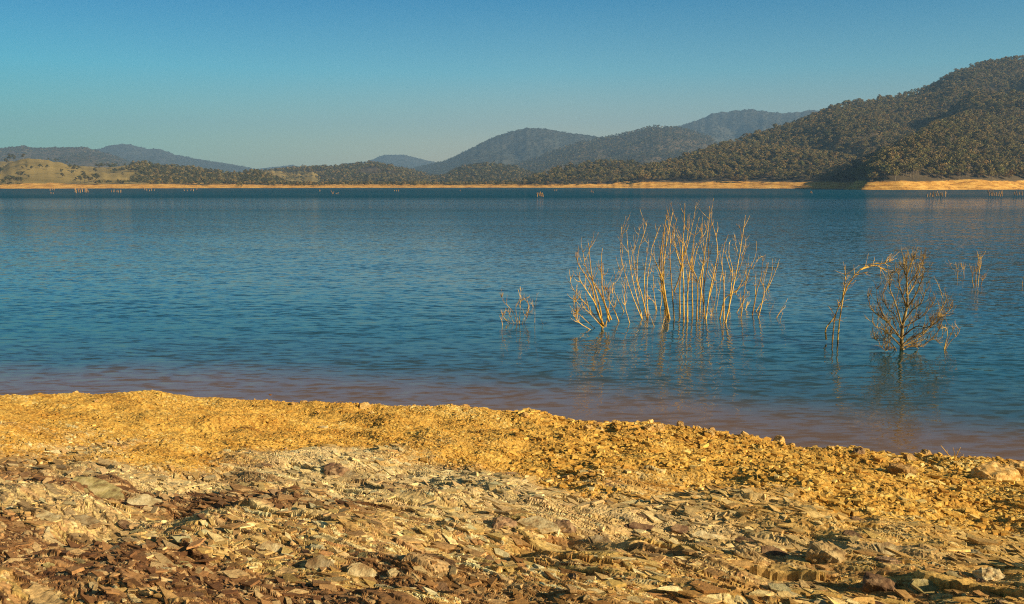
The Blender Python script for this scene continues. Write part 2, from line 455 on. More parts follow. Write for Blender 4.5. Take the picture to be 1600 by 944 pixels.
def build_ground():
    az = np.concatenate([np.linspace(-180, -38, 60, endpoint=False), np.linspace(-38, 38, 1350, endpoint=False), np.linspace(38, 180, 60, endpoint=False)])
    az = np.radians(az)
    r = np.concatenate([np.geomspace(0.4, 3.9, 24, endpoint=False), np.geomspace(3.9, 31, 1150, endpoint=False), np.geomspace(31, 10300, 40)])
    A, Rr = np.meshgrid(az, r)
    x = Rr * np.sin(A); y = Rr * np.cos(A)
    ys = y_shore(x)
    h, R, G, o = shards(x, y, ys)
    lim = sstep(-0.6, 0.3, ys - y) * (Rr < 60)
    z = bank_base(x, y) + h * lim
    z = np.where(Rr > 60, np.clip(z, -4, 40), z)
    col = bank_color(x, y, ys, R, G, o)
    V = np.stack([x, y, z], -1).reshape(-1, 3)
    Q = grid_quads(len(r), len(az), True)[:, ::-1]
    me = quads_mesh('ground', V, Q)
    o_ = finish('ground', me, rock_ground_material(), colors=col.reshape(-1, 3))
    tag(o_, kind='structure')

def build_water():
    az = np.radians(np.concatenate([np.linspace(-100, -40, 20, endpoint=False), np.linspace(-40, 40, 160, endpoint=False), np.linspace(40, 100, 21)]))
    r = np.concatenate([np.geomspace(6, 60, 120, endpoint=False), np.geomspace(60, 10300, 60)])
    A, Rr = np.meshgrid(az, r)
    x = Rr * np.sin(A); y = Rr * np.cos(A)
    V = np.stack([x, y, np.zeros_like(x)], -1).reshape(-1, 3)
    me = quads_mesh('lake_water', V, grid_quads(len(r), len(az))[:, ::-1])
    sh = me.attributes.new('shore', 'FLOAT', 'POINT')
    sh.data.foreach_set('value', (y - y_shore(x)).ravel().astype(np.float32))
    o_ = finish('lake_water', me, water_material())
    tag(o_, kind='structure')

build_ground()
build_water()

# ------------------------------------------------------------------ hills across the lake
class Hill:
    """A hill range: crest read off as sight lines at real distances, slopes fall to the front and the back."""
    def __init__(s, name, pts, front, back=500, power=1.0, gully=0.10, seed=1, beach=6.5, mat=None, cols=220, rows=60, nose=None, nscale=400.0, near=None):
        s.near = near
        s.name = name; s.seed = seed; s.power = power; s.gully = gully; s.beach = beach; s.mat = mat; s.nose = nose; s.ns = nscale
        P = []
        for p in pts:
            u, v, D = p
            w = at(u, v, D)
            P.append((math.atan2(w[0], w[1]), w[2], math.hypot(w[0], w[1])))
        P = np.array(P); s.P = P
        s.front = front; s.back = back
        s.az = np.linspace(P[0, 0], P[-1, 0], cols); s.rows = rows
    def crest(s, A):
        zc = np.interp(A, s.P[:, 0], s.P[:, 1]); rc = np.interp(A, s.P[:, 0], s.P[:, 2])
        return zc, rc
    def fr(s, A):
        if np.isscalar(s.front): f = np.full(np.shape(A), float(s.front))
        else:
            a = np.array([math.atan((u - CX) / F) for u, _ in s.front]); f = np.interp(A, a, [d for _, d in s.front])
        return f * (1 + 0.025 * vnoise(A * 14, A * 0 + s.seed, s.seed)) 
    def z(s, A, R):
        zc, rc = s.crest(A); rf = s.fr(A)
        zc = zc + (2.0 + 0.012 * np.abs(zc)) * vnoise(A * 160, A * 0, s.seed + 3)
        t = (R - rf) / (rc - rf)
        tc = np.clip(t, 0, 1)
        up = -4 + (zc + 4) * tc ** s.power
        down = zc - (R - rc) * 0.30
        z = np.where(t <= 1, up, down)
        z = np.where(t < 0, -4 + (R - rf) * 0.2, z)
        x = R * np.sin(A); y = R * np.cos(A)
        g = s.gully * np.maximum(zc, 0) * (1 - np.abs(vnoise(x / s.ns + 3, y / (s.ns * 1.6), s.seed + 5)) * 2.6 + 0.4 * fbm(x / 130, y / 160, 3, s.seed + 6))
        z = z - np.maximum(g, -0.3 * s.gully * np.maximum(zc, 0)) * (4 * tc * (1 - tc)) * (t < 1) * 0.8
        if s.nose:
            for (line, sl, sr) in s.nose:
                for k in range(len(line) - 1):
                    (x0, y0, z0), (x1, y1, z1) = line[k], line[k + 1]
                    dx, dy = x1 - x0, y1 - y0; L2 = dx * dx + dy * dy
                    tt = ((x - x0) * dx + (y - y0) * dy) / L2
                    tt = np.clip(tt, 0 if k == 0 else -0.02, 1)
                    qx = x - (x0 + tt * dx); qy = y - (y0 + tt * dy)
                    side = (qx * dy - qy * dx) > 0
                    dist = np.hypot(qx, qy)
                    nz = z0 + tt * (z1 - z0) - dist * np.where(side, sr, sl) + 3.0 * fbm(x / 60, y / 60, 3, 77)
                    z = np.maximum(z, nz)
        return z
    def build(s):
        rc_max = s.P[:, 2].max() + s.back
        T = np.concatenate([np.linspace(-0.12 if not s.near else -0.42, 1, s.rows), 1 + np.linspace(0.04, 1, 10)])
        A, TT = np.meshgrid(s.az, T)
        zc, rc = s.crest(A); rf = s.fr(A)
        R = np.where(TT <= 1, rf + (rc - rf) * TT, rc + (TT - 1) * s.back)
        Z = np.maximum(s.z(A, R), -4.5)
        V = np.stack([R * np.sin(A), R * np.cos(A), Z], -1).reshape(-1, 3)
        me = quads_mesh(s.name, V, grid_quads(len(T), len(s.az))[:, ::-1])
        o = finish(s.name, me, s.mat, smooth=True)
        tag(o, kind='structure')
        return o
    def scatter(s, spacing, dens=1.0, tmax=1.01):
        """points on the slope that faces the lake"""
        area = 0
        a0, a1 = s.az[0], s.az[-1]
        rmin = s.near or float(np.min(s.fr(s.az))); rmax = float(s.P[:, 2].max())
        n = int((a1 - a0) * 0.5 * (rmax ** 2 - rmin ** 2) / spacing ** 2 * dens)
        A = RNG.uniform(a0, a1, n); R = np.sqrt(RNG.uniform(rmin ** 2, rmax ** 2, n))
        zc, rc = s.crest(A); rf = s.fr(A)
        t = (R - rf) / (rc - rf)
        Z = s.z(A, R)
        x = R * np.sin(A); y = R * np.cos(A)
        ok = (t > (-9 if s.near else 0)) & (t < tmax) & (Z > s.beach + 1.5 * vnoise(x / 40, y / 40, 9) * 4.5)
        return np.stack([x, y, Z], -1)[ok]

FOREST_A = (0.060, 0.050, 0.030); FOREST_B = (0.13, 0.095, 0.055)
m_forest = hill_material('forest_hill_soil', 6.5, FOREST_A, FOREST_B)
m_forest_hi = hill_material('big_hill_soil', 10.0, FOREST_A, (0.15, 0.11, 0.06))
m_grass = hill_material('dry_grass_hill', 6.5, (0.19, 0.145, 0.045), (0.35, 0.26, 0.09), nscale=0.008)
m_far = hill_material('far_range', 2, (0.045, 0.050, 0.040), (0.075, 0.070, 0.050), nscale=0.004)

# lowland strip of the drained shore right along the far side
low = Hill('shore_terrain', [(u, 286.8 + 0.5 * math.sin(u * 0.013), 1750) for u in range(-700, 2300, 60)], 
           [(-700, 1380), (0, 1420), (350, 1480), (600, 1560), (800, 1600), (1000, 1500), (1300, 1330), (2300, 1250)], back=3000, gully=0.0, seed=4, mat=m_forest, cols=500, rows=16, power=0.8)
def low_z(A, R):
    rf = low.fr(A); t = (R - rf) / 120.0
    x = R * np.sin(A); y = R * np.cos(A)
    return np.where(t < 0, t * 8, 5.0 * np.clip(t, 0, 1) ** 0.8) + (1.2 * fbm(x / 60, y / 40, 3, 12) + 3.2 * vnoise(x / 230, y / 400, 15)) * np.clip(t + 0.3, 0, 1) - 0.3
low.z = low_z

big_nose = [
    ([(372, 985, -6), (424, 1030, 30), (505, 1130, 56), (610, 1300, 84), (800, 1560, 126)], 0.72, 0.42),
]
hillA = Hill('forest_hill', [(940, 290, 1450), (985, 282, 1500), (1000, 271, 1550), (1060, 254, 1700), (1100, 239, 1800), (1160, 220, 1900), (1200, 207, 1950), (1240, 196, 2000),
    (1280, 182, 2050), (1300, 170, 2080), (1340, 162, 2120), (1400, 155, 2200), (1440, 144, 2250), (1470, 130, 2280), (1500, 113, 2300), (1530, 103, 2320), (1560, 98, 2340), (1600, 92, 2380), (1700, 72, 2450), (1900, 60, 2500), (2100, 70, 2500)],
    [(940, 1400), (1000, 1330), (1100, 1300), (1290, 1290), (1400, 1270), (1600, 1250), (2100, 1200)], gully=0.16, seed=21, beach=11.0, mat=m_forest_hi, cols=520, rows=160, nose=big_nose, nscale=260, near=940)
hillB = Hill('forest_hill', [(800, 290, 1750), (820, 284, 1780), (860, 270, 1800), (900, 260, 1850), (950, 255, 1900), (985, 257, 1900), (1010, 261, 1900), (1060, 275, 1850), (1100, 289, 1800)], 1560, gully=0.08, seed=23, beach=6.5, mat=m_forest, nscale=200)
hillD = Hill('forest_hill', [(640, 286, 2700), (690, 278, 2750), (720, 264, 2800), (750, 259, 2800), (780, 259, 2800), (805, 264, 2800), (835, 274, 2800), (900, 284, 2800)], 2200, gully=0.1, seed=24, mat=m_forest, nscale=300)
hillE = Hill('forest_hill', [(370, 284, 2900), (395, 272, 2900), (430, 267, 2900), (480, 264, 2900), (530, 262, 2900), (560, 258, 2900), (590, 257, 2900), (620, 264, 2900), (660, 273, 2900), (705, 283, 2900), (760, 288, 2900)], 2150, gully=0.12, seed=25, mat=m_forest, nscale=280)
hillK = Hill('grassy_hill', [(380, 282, 2500), (405, 270, 2500), (425, 266, 2500), (450, 270, 2500), (470, 272, 2500), (488, 268, 2500), (502, 276, 2500), (520, 286, 2500)], 2080, gully=0.1, seed=26, mat=m_grass, nscale=200, cols=120, rows=40)
hillI = Hill('grassy_hill', [(-500, 262, 1700), (-300, 258, 1700), (-100, 262, 1700), (0, 263, 1720), (12, 256, 1740), (40, 247, 1760), (70, 250, 1760), (95, 254, 1760), (120, 263, 1740), (150, 269, 1720), (185, 273, 1700), (230, 280, 1700), (270, 286, 1700), (300, 290, 1700)],
    1430, gully=0.10, seed=27, mat=m_grass, nscale=180, rows=80)
hillJ = Hill('forest_hill', [(-300, 258, 2100), (-100, 252, 2100), (60, 253, 2100), (90, 254, 2100), (110, 259, 2100), (140, 260, 2100), (170, 262, 2080), (200, 258, 2080), (225, 256, 2080), (250, 263, 2060), (300, 265, 2050), (340, 271, 2050), (370, 277, 2050), (400, 285, 2000), (430, 289, 2000)],
    1540, gully=0.12, seed=28, mat=m_grass, nscale=200)
hillE2 = Hill('forest_hill', [(330, 288, 1900), (360, 276, 1900), (385, 270, 1900), (400, 270, 1900), (430, 279, 1900), (450, 288, 1900)], 1620, gully=0.05, seed=30, mat=m_forest, cols=100, rows=30)
hillC2 = Hill('blue_range', [(560, 286, 4300), (700, 276, 4400), (800, 262, 4500), (850, 243, 4600), (900, 225, 4600), (945, 216, 4700), (970, 211, 4700), (1000, 204, 4700), (1020, 198, 4700), (1060, 201, 4700), (1080, 205, 4700), (1110, 216, 4700), (1130, 232, 4700), (1200, 262, 4600), (1300, 280, 4500)],
    2900, gully=0.20, seed=31, mat=m_forest, cols=420, rows=120, nscale=560)
hillC1 = Hill('blue_range', [(600, 280, 5800), (640, 264, 5900), (700, 250, 6000), (740, 230, 6100), (770, 215, 6200), (800, 205, 6200), (825, 200, 6200), (850, 201, 6200), (890, 208, 6200), (935, 214, 6200), (1000, 222, 6200), (1100, 250, 6200)],
    4300, gully=0.20, seed=32, mat=m_far, cols=360, rows=90, nscale=700)
hillC3 = Hill('blue_range', [(960, 240, 7000), (1000, 214, 7000), (1040, 202, 7000), (1070, 195, 7000), (1100, 184, 7100), (1115, 177, 7100), (1150, 173, 7100), (1170, 171, 7100), (1200, 175, 7100), (1230, 177, 7100), (1270, 172, 7100), (1290, 175, 7100), (1340, 186, 7100), (1500, 200, 7000)],
    5000, gully=0.20, seed=33, mat=m_far, cols=360, rows=90, nscale=800)
hillF = Hill('far_range', [(380, 268, 9000), (410, 263, 9000), (440, 260, 9000), (457, 258, 9000), (480, 263, 9000), (530, 258, 9000), (545, 255, 9000), (572, 253, 9000), (600, 242, 9000), (630, 242, 9000), (660, 249, 9000), (690, 256, 9000), (800, 266, 9000)], 7200, gully=0.1, seed=34, mat=m_far, nscale=900)
hillG = Hill('far_range', [(-600, 240, 7600), (0, 245, 7600), (100, 240, 7600), (130, 236, 7600), (150, 234, 7600), (158, 232, 7600), (172, 227, 7600), (190, 225.5, 7600), (207, 226.5, 7600), (225, 232, 7600), (250, 233, 7600), (270, 241, 7600), (300, 247, 7600), (330, 252, 7600), (370, 258, 7600), (410, 267, 7600), (470, 280, 7600)], 5900, gully=0.15, seed=35, mat=m_far, nscale=800)
hillH = Hill('far_range', [(-900, 225, 5200), (-400, 222, 5200), (-100, 232, 5200), (0, 231.5, 5200), (20, 230, 5200), (36, 227.5, 5200), (50, 231.5, 5200), (100, 230.5, 5200), (130, 230, 5200), (155, 236, 5200), (180, 243, 5200), (205, 254, 5200), (250, 270, 5200), (300, 284, 5200)], 3600, gully=0.15, seed=36, mat=m_forest, nscale=600)
HILLS = [low, hillA, hillB, hillD, hillE, hillK, hillI, hillJ, hillE2, hillC2, hillC1, hillC3, hillF, hillG, hillH]
for h in HILLS: h.build()

# ------------------------------------------------------------------ trees
leaf_hue = [(0.0, (0.80, 0.78, 0.70)), (0.3, (0.95, 0.95, 0.85)), (0.6, (1.08, 0.92, 0.74)), (0.85, (0.88, 1.0, 0.85)), (1.0, (1.2, 1.1, 0.9))]
m_leaf = attr_material('eucalyptus_leaves', 0.85, 0.15, leaf_hue)
m_bark = stone_material('tree_bark', [(0.10, 0.075, 0.05), (0.20, 0.16, 0.11), (0.32, 0.27, 0.20)], 1.5)

def tree_meshes(seed, nblob, height, spread, per=46, leaf=1.0, shade=(1, 1, 1)):
    rg = np.random.default_rng(seed)
    V = []; Q = []; C = []
    # trunk and limbs
    tv = []; tf = []
    def tube(pts, radii, n=6):
        base = len(tv)
        for k, (p, r) in enumerate(zip(pts, radii)):
            for a in range(n):
                t = a / n * 2 * math.pi
                tv.append((p[0] + r * math.cos(t), p[1] + r * math.sin(t), p[2]))
        for k in range(len(pts) - 1):
            for a in range(n):
                i = base + k * n + a; j = base + k * n + (a + 1) % n
                tf.append((i, j, j + n, i + n))
    lean = rg.uniform(-0.8, 0.8, 2)
    tube([(0, 0, -1.0), (lean[0] * 0.3, lean[1] * 0.3, height * 0.3), (lean[0], lean[1], height * 0.75)], [0.35, 0.25, 0.10])
    for b in range(nblob):
        a = b / nblob * 2 * math.pi + rg.uniform(-0.6, 0.6)
        rr = spread * rg.uniform(0.15, 0.75) * (0.3 if b == 0 else 1)
        zc = height * rg.uniform(0.48, 0.86) if b else height * 0.88
        c = np.array([lean[0] + rr * math.cos(a), lean[1] + rr * math.sin(a), zc])
        tube([(lean[0] * 0.3, lean[1] * 0.3, height * 0.3), tuple((np.array([lean[0] * .3, lean[1] * .3, height * .3]) + c) / 2 + rg.normal(0, .2, 3)), tuple(c)], [0.14, 0.09, 0.04], 4)
        br = spread * rg.uniform(0.36, 0.58)
        tone = rg.uniform(0.75, 1.3)
        hue = rg.uniform(0, 1)
        base = np.array([0.155, 0.150, 0.055]) * (1 - hue) + np.array([0.23, 0.165, 0.070]) * hue
        for k in range(per):
            d = rg.normal(0, 1, 3); d /= np.linalg.norm(d)
            if d[2] < -0.5: d[2] *= -0.6
            p = c + d * br * np.array([1, 1, 0.66]) * rg.uniform(0.65, 1.08)
            nrm = d + rg.normal(0, 0.55, 3); nrm /= np.linalg.norm(nrm)
            t1 = np.cross(nrm, rg.normal(0, 1, 3)); t1 /= np.linalg.norm(t1); t2 = np.cross(nrm, t1)
            s1 = leaf * rg.uniform(0.35, 0.75); s2 = s1 * rg.uniform(0.45, 0.9)
            i = len(V)
            V += [p - t1 * s1, p - t2 * s2 + nrm * 0.12, p + t1 * s1 * 0.9, p + t2 * s2]
            Q.append((i, i + 1, i + 2, i + 3))
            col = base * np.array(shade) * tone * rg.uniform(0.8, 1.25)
            C += [col] * 4
    return (np.array(V), np.array(Q), np.array(C)), (tv, tf)

protos = []
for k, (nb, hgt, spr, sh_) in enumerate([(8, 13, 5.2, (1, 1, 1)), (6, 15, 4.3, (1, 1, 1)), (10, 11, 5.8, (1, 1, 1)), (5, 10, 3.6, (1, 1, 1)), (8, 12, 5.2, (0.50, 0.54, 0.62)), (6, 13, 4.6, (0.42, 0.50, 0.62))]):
    (V, Q, C), (tv, tf) = tree_meshes(300 + k, nb, hgt, spr, per=58, shade=sh_)
    cm = quads_mesh('crown', V, Q)
    cm.materials.append(m_leaf)
    ca = cm.color_attributes.new('tone', 'FLOAT_COLOR', 'POINT')
    c4 = np.ones((len(V), 4), np.float32); c4[:, :3] = C; ca.data.foreach_set('color', c4.ravel())
    tm = bpy.data.meshes.new('trunk'); tm.from_pydata(tv, [], tf); tm.update(); tm.materials.append(m_bark)
    protos.append((tm, cm))

tree_count = 0
def place_tree(x, y, z, sc, kind, label, group):
    tm, cm = protos[kind]
    e = bpy.data.objects.new('eucalyptus_tree', None); COL.objects.link(e)
    e.location = (x, y, z); e.rotation_euler = (0, 0, random.uniform(0, 6.28)); e.scale = (sc, sc, sc * random.uniform(0.9, 1.1))
    t = bpy.data.objects.new('trunk', tm); COL.objects.link(t); t.parent = e
    c = bpy.data.objects.new('crown', cm); COL.objects.link(c); c.parent = e
    tag(e, label, 'tree', group)
    return e

def hill_hit(h, u, v, lo=1300, hi=2600):
    """first point where the sight line meets that hill"""
    d = ray(u, v)
    ys = np.linspace(lo, hi, 1600)
    P = np.array([0, 0, EYE])[None] + d[None] * (ys / d[1])[:, None]
    A = np.arctan2(P[:, 0], P[:, 1]); R = np.hypot(P[:, 0], P[:, 1])
    zz = h.z(A, R)
    k = np.argmax(zz >= P[:, 2])
    if zz[k] < P[k, 2]: k = np.argmin(np.abs(zz - P[:, 2]))
    return P[k, 0], P[k, 1], float(zz[k])

# scattered trees on the grassy hill at the left: (u, v of the foot, height in photo pixels)
hill_trees = [(1, 272, 9), (16, 253, 12), (10, 251, 8), (22, 252, 8), (36, 245.5, 7), (5, 262, 3), (10, 262, 3), (25, 263.5, 4), (35, 265, 4), (42, 264, 6), (49, 266, 6), (41, 257, 4),
    (62, 263, 6), (66, 264, 5), (74, 265, 6), (96, 272, 7), (98, 278, 7), (33, 278, 9), (28, 277, 7), (38, 278, 8), (45, 279, 5), (2, 272, 8),
    (10, 286, 8), (16, 287, 10), (22, 287, 10), (28, 287, 9), (34, 287, 8), (4, 287, 6), (116, 269, 9), (122, 269, 8), (109, 265, 7), (113, 274, 6), (149, 271, 7),
    (118, 285, 6), (126, 286, 9), (132, 285, 11), (139, 287, 9), (145, 286, 12), (152, 285, 11), (130, 277, 8), (170, 283, 5), (178, 274, 6), (208, 284, 7), (192, 276, 5), (196, 280, 4),
    (205, 283, 6), (86, 250, 4), (91, 251, 4), (76, 249, 3), (104, 255, 5)]
used_xy = []
for i, (u, v, hp) in enumerate(hill_trees):
    x, y, z = hill_hit(hillI if u < 160 else hillJ, u, v)
    hm = hp * y / F
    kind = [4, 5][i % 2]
    lab, grp = 'dark round eucalyptus standing in dry grass on the open hillside at far left', 'eucalyptus trees scattered over the grassy hill at far left'
    if (u, v) == (36, 245.5): lab, grp = 'lone dark eucalyptus on the very top of the grassy hill', None
    elif v > 284 and u < 40: lab, grp = 'dark eucalyptus in the low row above the sand at the left edge', 'low row of eucalyptus above the sand at the left edge'
    elif 116 < u < 156 and v > 276: lab, grp = 'dark eucalyptus in the dense clump at the foot of the grassy hill', 'dense clump of eucalyptus at the foot of the grassy hill'
    elif u < 24 and v < 256: lab, grp = 'tall dark eucalyptus on the left shoulder of the grassy hill', 'eucalyptus on the left shoulder of the grassy hill'
    place_tree(x, y, z - 0.3, hm / [12, 13][i % 2] * 1.3, kind, lab, grp)
    used_xy.append((x, y))

# the rest of the woods
pts = []; scl = []; whi = []
def add_pts(P, smin, smax, dark=0.0):
    pts.append(P); scl.append(RNG.uniform(smin, smax, len(P)))
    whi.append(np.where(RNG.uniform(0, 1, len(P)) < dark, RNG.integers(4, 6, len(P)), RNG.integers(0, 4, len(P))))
PA = hillA.scatter(7.4, 1.45)
dA = np.hypot(PA[:, 0], PA[:, 1])
# the largest trees in view: the nose of the big hill, above the bare bank
front_sel = np.zeros(len(PA), bool)
cand = np.argsort(dA + 2.0 * PA[:, 2])
uu = CX + F * PA[:, 0] / PA[:, 1]
cnt = 0
lim = 300 - len(hill_trees)
for i in cand:
    if 985 < uu[i] < 1600:
        front_sel[i] = True; cnt += 1
        if cnt >= lim: break
for i in np.where(front_sel)[0]:
    x, y, z = PA[i]
    s = RNG.uniform(0.8, 1.4)
    right = uu[i] > 1280
    if right:
        lab, grp = 'grey green eucalyptus at the foot of the wooded spur above the bare bank', 'front row eucalyptus of the wooded spur at right'
    else:
        lab, grp = 'grey green eucalyptus low on the big wooded hill, left of its dark spur', 'front row eucalyptus of the big hill left of its spur'
    place_tree(x, y, z - 0.3, s, int(RNG.integers(0, 4)), lab, grp)
clr = fbm(PA[:, 0] / 70, PA[:, 1] / 90, 3, 66)
add_pts(PA[~front_sel & ((clr < 0.28) | (RNG.uniform(0, 1, len(PA)) < 0.5))], 0.5, 1.204, 0.12)
add_pts(hillB.scatter(8.5, 1.3), 0.6, 0.95, 0.45)
PD = hillD.scatter(11, 1.3); add_pts(PD, 0.75, 1.1, 0.7)
PE = hillE.scatter(11, 1.3)
bare = fbm(PE[:, 0] / 160, PE[:, 1] / 200, 3, 61); add_pts(PE[bare < 0.38], 0.7, 1.1, 0.6)
PK = hillK.scatter(11, 1.0); b = fbm(PK[:, 0] / 70, PK[:, 1] / 120, 3, 62); add_pts(PK[b > 0.18], 0.5, 0.8)
PJ = hillJ.scatter(8.5, 1.3)
uj = CX + F * PJ[:, 0] / PJ[:, 1]
b = fbm(PJ[:, 0] / 90, PJ[:, 1] / 130, 3, 63); add_pts(PJ[(b + sstep(140, 330, uj) * 1.0 > 0.55) & (uj > 60)], 0.6, 0.95, 0.7)
PI = hillI.scatter(9, 1.0); ui = CX + F * PI[:, 0] / PI[:, 1]
b = fbm(PI[:, 0] / 70, PI[:, 1] / 100, 3, 64); add_pts(PI[(b > 0.45) & (ui < -10)], 0.6, 0.95, 0.9)
add_pts(hillE2.scatter(8.5, 1.3), 0.55, 0.85, 0.7)
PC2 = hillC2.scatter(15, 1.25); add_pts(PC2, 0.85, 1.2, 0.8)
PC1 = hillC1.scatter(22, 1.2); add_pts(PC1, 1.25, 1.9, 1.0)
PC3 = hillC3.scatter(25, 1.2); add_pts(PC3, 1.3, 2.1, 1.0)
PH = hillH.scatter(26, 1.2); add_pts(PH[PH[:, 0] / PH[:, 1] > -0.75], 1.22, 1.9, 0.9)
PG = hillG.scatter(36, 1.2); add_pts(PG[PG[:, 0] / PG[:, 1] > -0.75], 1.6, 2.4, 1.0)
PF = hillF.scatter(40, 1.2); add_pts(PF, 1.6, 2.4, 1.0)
# trees on the lowland strip behind the beach
n = 9000
A = RNG.uniform(math.atan(-0.75), math.atan(0.25), n); R = low.fr(A) + RNG.uniform(60, 480, n)
x = R * np.sin(A); y = R * np.cos(A); z = low_z(A, R)
ul = CX + F * np.tan(A)
b = fbm(x / 110, y / 60, 3, 65) + 0.5 * sstep(350, 420, ul) - 0.2
ok = b > 0.12
add_pts(np.stack([x, y, z - 0.3], -1)[ok], 0.4, 0.75, 0.6)

P = np.concatenate(pts); S = np.concatenate(scl); P[:, 2] -= np.where(S > 1.205, 3.0 * S, 0.3)
print('forest trees', len(P))
fm = bpy.data.meshes.new('forest')
fm.vertices.add(len(P)); fm.vertices.foreach_set('co', P.astype(np.float32).ravel())
a = fm.attributes.new('size', 'FLOAT', 'POINT'); a.data.foreach_set('value', S.astype(np.float32))
a = fm.attributes.new('flat', 'FLOAT', 'POINT'); a.data.foreach_set('value', np.where(S > 1.205, 0.5, 0.95).astype(np.float32))
a = fm.attributes.new('turn', 'FLOAT', 'POINT'); a.data.foreach_set('value', RNG.uniform(0, 6.28, len(P)).astype(np.float32))
a = fm.attributes.new('which', 'INT', 'POINT'); a.data.foreach_set('value', np.concatenate(whi).astype(np.int32))
forest = bpy.data.objects.new('forest', fm); COL.objects.link(forest)
fm.materials.append(m_leaf)
tag(forest, 'grey green eucalyptus woods covering the hills across the lake', 'forest', kind='stuff')
ng = bpy.data.node_groups.new('plant_forest', 'GeometryNodeTree')
ng.interface.new_socket('Geometry', in_out='INPUT', socket_type='NodeSocketGeometry')
ng.interface.new_socket('Geometry', in_out='OUTPUT', socket_type='NodeSocketGeometry')
gi = ng.nodes.new('NodeGroupInput'); go = ng.nodes.new('NodeGroupOutput')
m2p = ng.nodes.new('GeometryNodeMeshToPoints')
iop = ng.nodes.new('GeometryNodeInstanceOnPoints')
iop.inputs['Pick Instance'].default_value = True
g2i = ng.nodes.new('GeometryNodeGeometryToInstance')
crowns = {}
for o in bpy.data.objects:
    if o.type == 'MESH' and o.name.startswith('crown') and o.data.name not in crowns: crowns[o.data.name] = o
for (tm, cm) in reversed(protos):
    src = crowns[cm.name]
    oi = ng.nodes.new('GeometryNodeObjectInfo'); oi.transform_space = 'ORIGINAL'
    oi.inputs['Object'].default_value = src
    ng.links.new(oi.outputs['Geometry'], g2i.inputs[0])
def named(nm, typ):
    n_ = ng.nodes.new('GeometryNodeInputNamedAttribute'); n_.data_type = typ; n_.inputs['Name'].default_value = nm
    return n_.outputs[0]
cx = ng.nodes.new('ShaderNodeCombineXYZ'); cs_ = ng.nodes.new('ShaderNodeCombineXYZ')
sz_ = named('size', 'FLOAT'); mz_ = ng.nodes.new('ShaderNodeMath'); mz_.operation = 'MULTIPLY'
ng.links.new(sz_, mz_.inputs[0]); ng.links.new(named('flat', 'FLOAT'), mz_.inputs[1])
ng.links.new(sz_, cs_.inputs['X']); ng.links.new(sz_, cs_.inputs['Y']); ng.links.new(mz_.outputs[0], cs_.inputs['Z'])
ng.links.new(named('turn', 'FLOAT'), cx.inputs['Z'])
ng.links.new(gi.outputs[0], m2p.inputs['Mesh']); ng.links.new(m2p.outputs[0], iop.inputs['Points'])
ng.links.new(g2i.outputs[0], iop.inputs['Instance']); ng.links.new(named('which', 'INT'), iop.inputs['Instance Index'])
ng.links.new(cx.outputs[0], iop.inputs['Rotation']); ng.links.new(cs_.outputs[0], iop.inputs['Scale'])
ng.links.new(iop.outputs[0], go.inputs[0])
md = forest.modifiers.new('plant', 'NODES'); md.node_group = ng

# ------------------------------------------------------------------ drowned shrubs and snags
m_wood = stone_material('dead_wood', [(0.22, 0.115, 0.03), (0.62, 0.36, 0.065), (0.78, 0.50, 0.12)], 4.0)
m_wood_far = stone_material('far_dead_wood', [(0.30, 0.16, 0.06), (0.44, 0.25, 0.10), (0.52, 0.31, 0.14)], 0.5)
m_wood_tree = stone_material('dead_tree_wood', [(0.11, 0.07, 0.03), (0.27, 0.18, 0.065), (0.50, 0.34, 0.12)], 4.0)

class Tubes:
    def __init__(s): s.v = []; s.f = []
    def tube(s, pts, r0, r1, n=5):
        pts = [np.asarray(p, float) for p in pts]
        m = len(pts); base = len(s.v)
        for k, p in enumerate(pts):
            d = pts[min(k + 1, m - 1)] - pts[max(k - 1, 0)]
            d = d / (np.linalg.norm(d) + 1e-9)
            a = np.cross(d, (0.3, 0.9, 0.1)); a /= np.linalg.norm(a); b_ = np.cross(d, a)
            r = r0 + (r1 - r0) * (k / (m - 1)) ** 0.85
            for q in range(n):
                t = q / n * 2 * math.pi
                s.v.append(p + r * (math.cos(t) * a + math.sin(t) * b_))
        for k in range(m - 1):
            for q in range(n):
                i = base + k * n + q; j = base + k * n + (q + 1) % n
                s.f.append((i, j, j + n, i + n))
        s.f.append(tuple(base + (m - 1) * n + q for q in range(n)))
    def obj(s, name, mat, parent=None): return mesh_obj(name, s.v, s.f, mat, parent, smooth=True)

def spline(pts, step=0.12):
    """smooth Catmull-Rom curve through the points"""
    P_ = [np.asarray(p, float) for p in pts]
    if len(P_) < 3: P_ = [P_[0], (P_[0] + P_[-1]) / 2 + rs.normal(0, 0.02, 3), P_[-1]]
    Q_ = [2 * P_[0] - P_[1]] + P_ + [2 * P_[-1] - P_[-2]]
    out = []
    for i in range(1, len(Q_) - 2):
        n = max(2, int(np.linalg.norm(Q_[i + 1] - Q_[i]) / step))
        for k in range(n):
            t = k / n
            out.append(0.5 * ((2 * Q_[i]) + (-Q_[i - 1] + Q_[i + 1]) * t + (2 * Q_[i - 1] - 5 * Q_[i] + 4 * Q_[i + 1] - Q_[i + 2]) * t * t + (-Q_[i - 1] + 3 * Q_[i] - 3 * Q_[i + 1] + Q_[i + 2]) * t ** 3))
    out.append(Q_[-2])
    return out

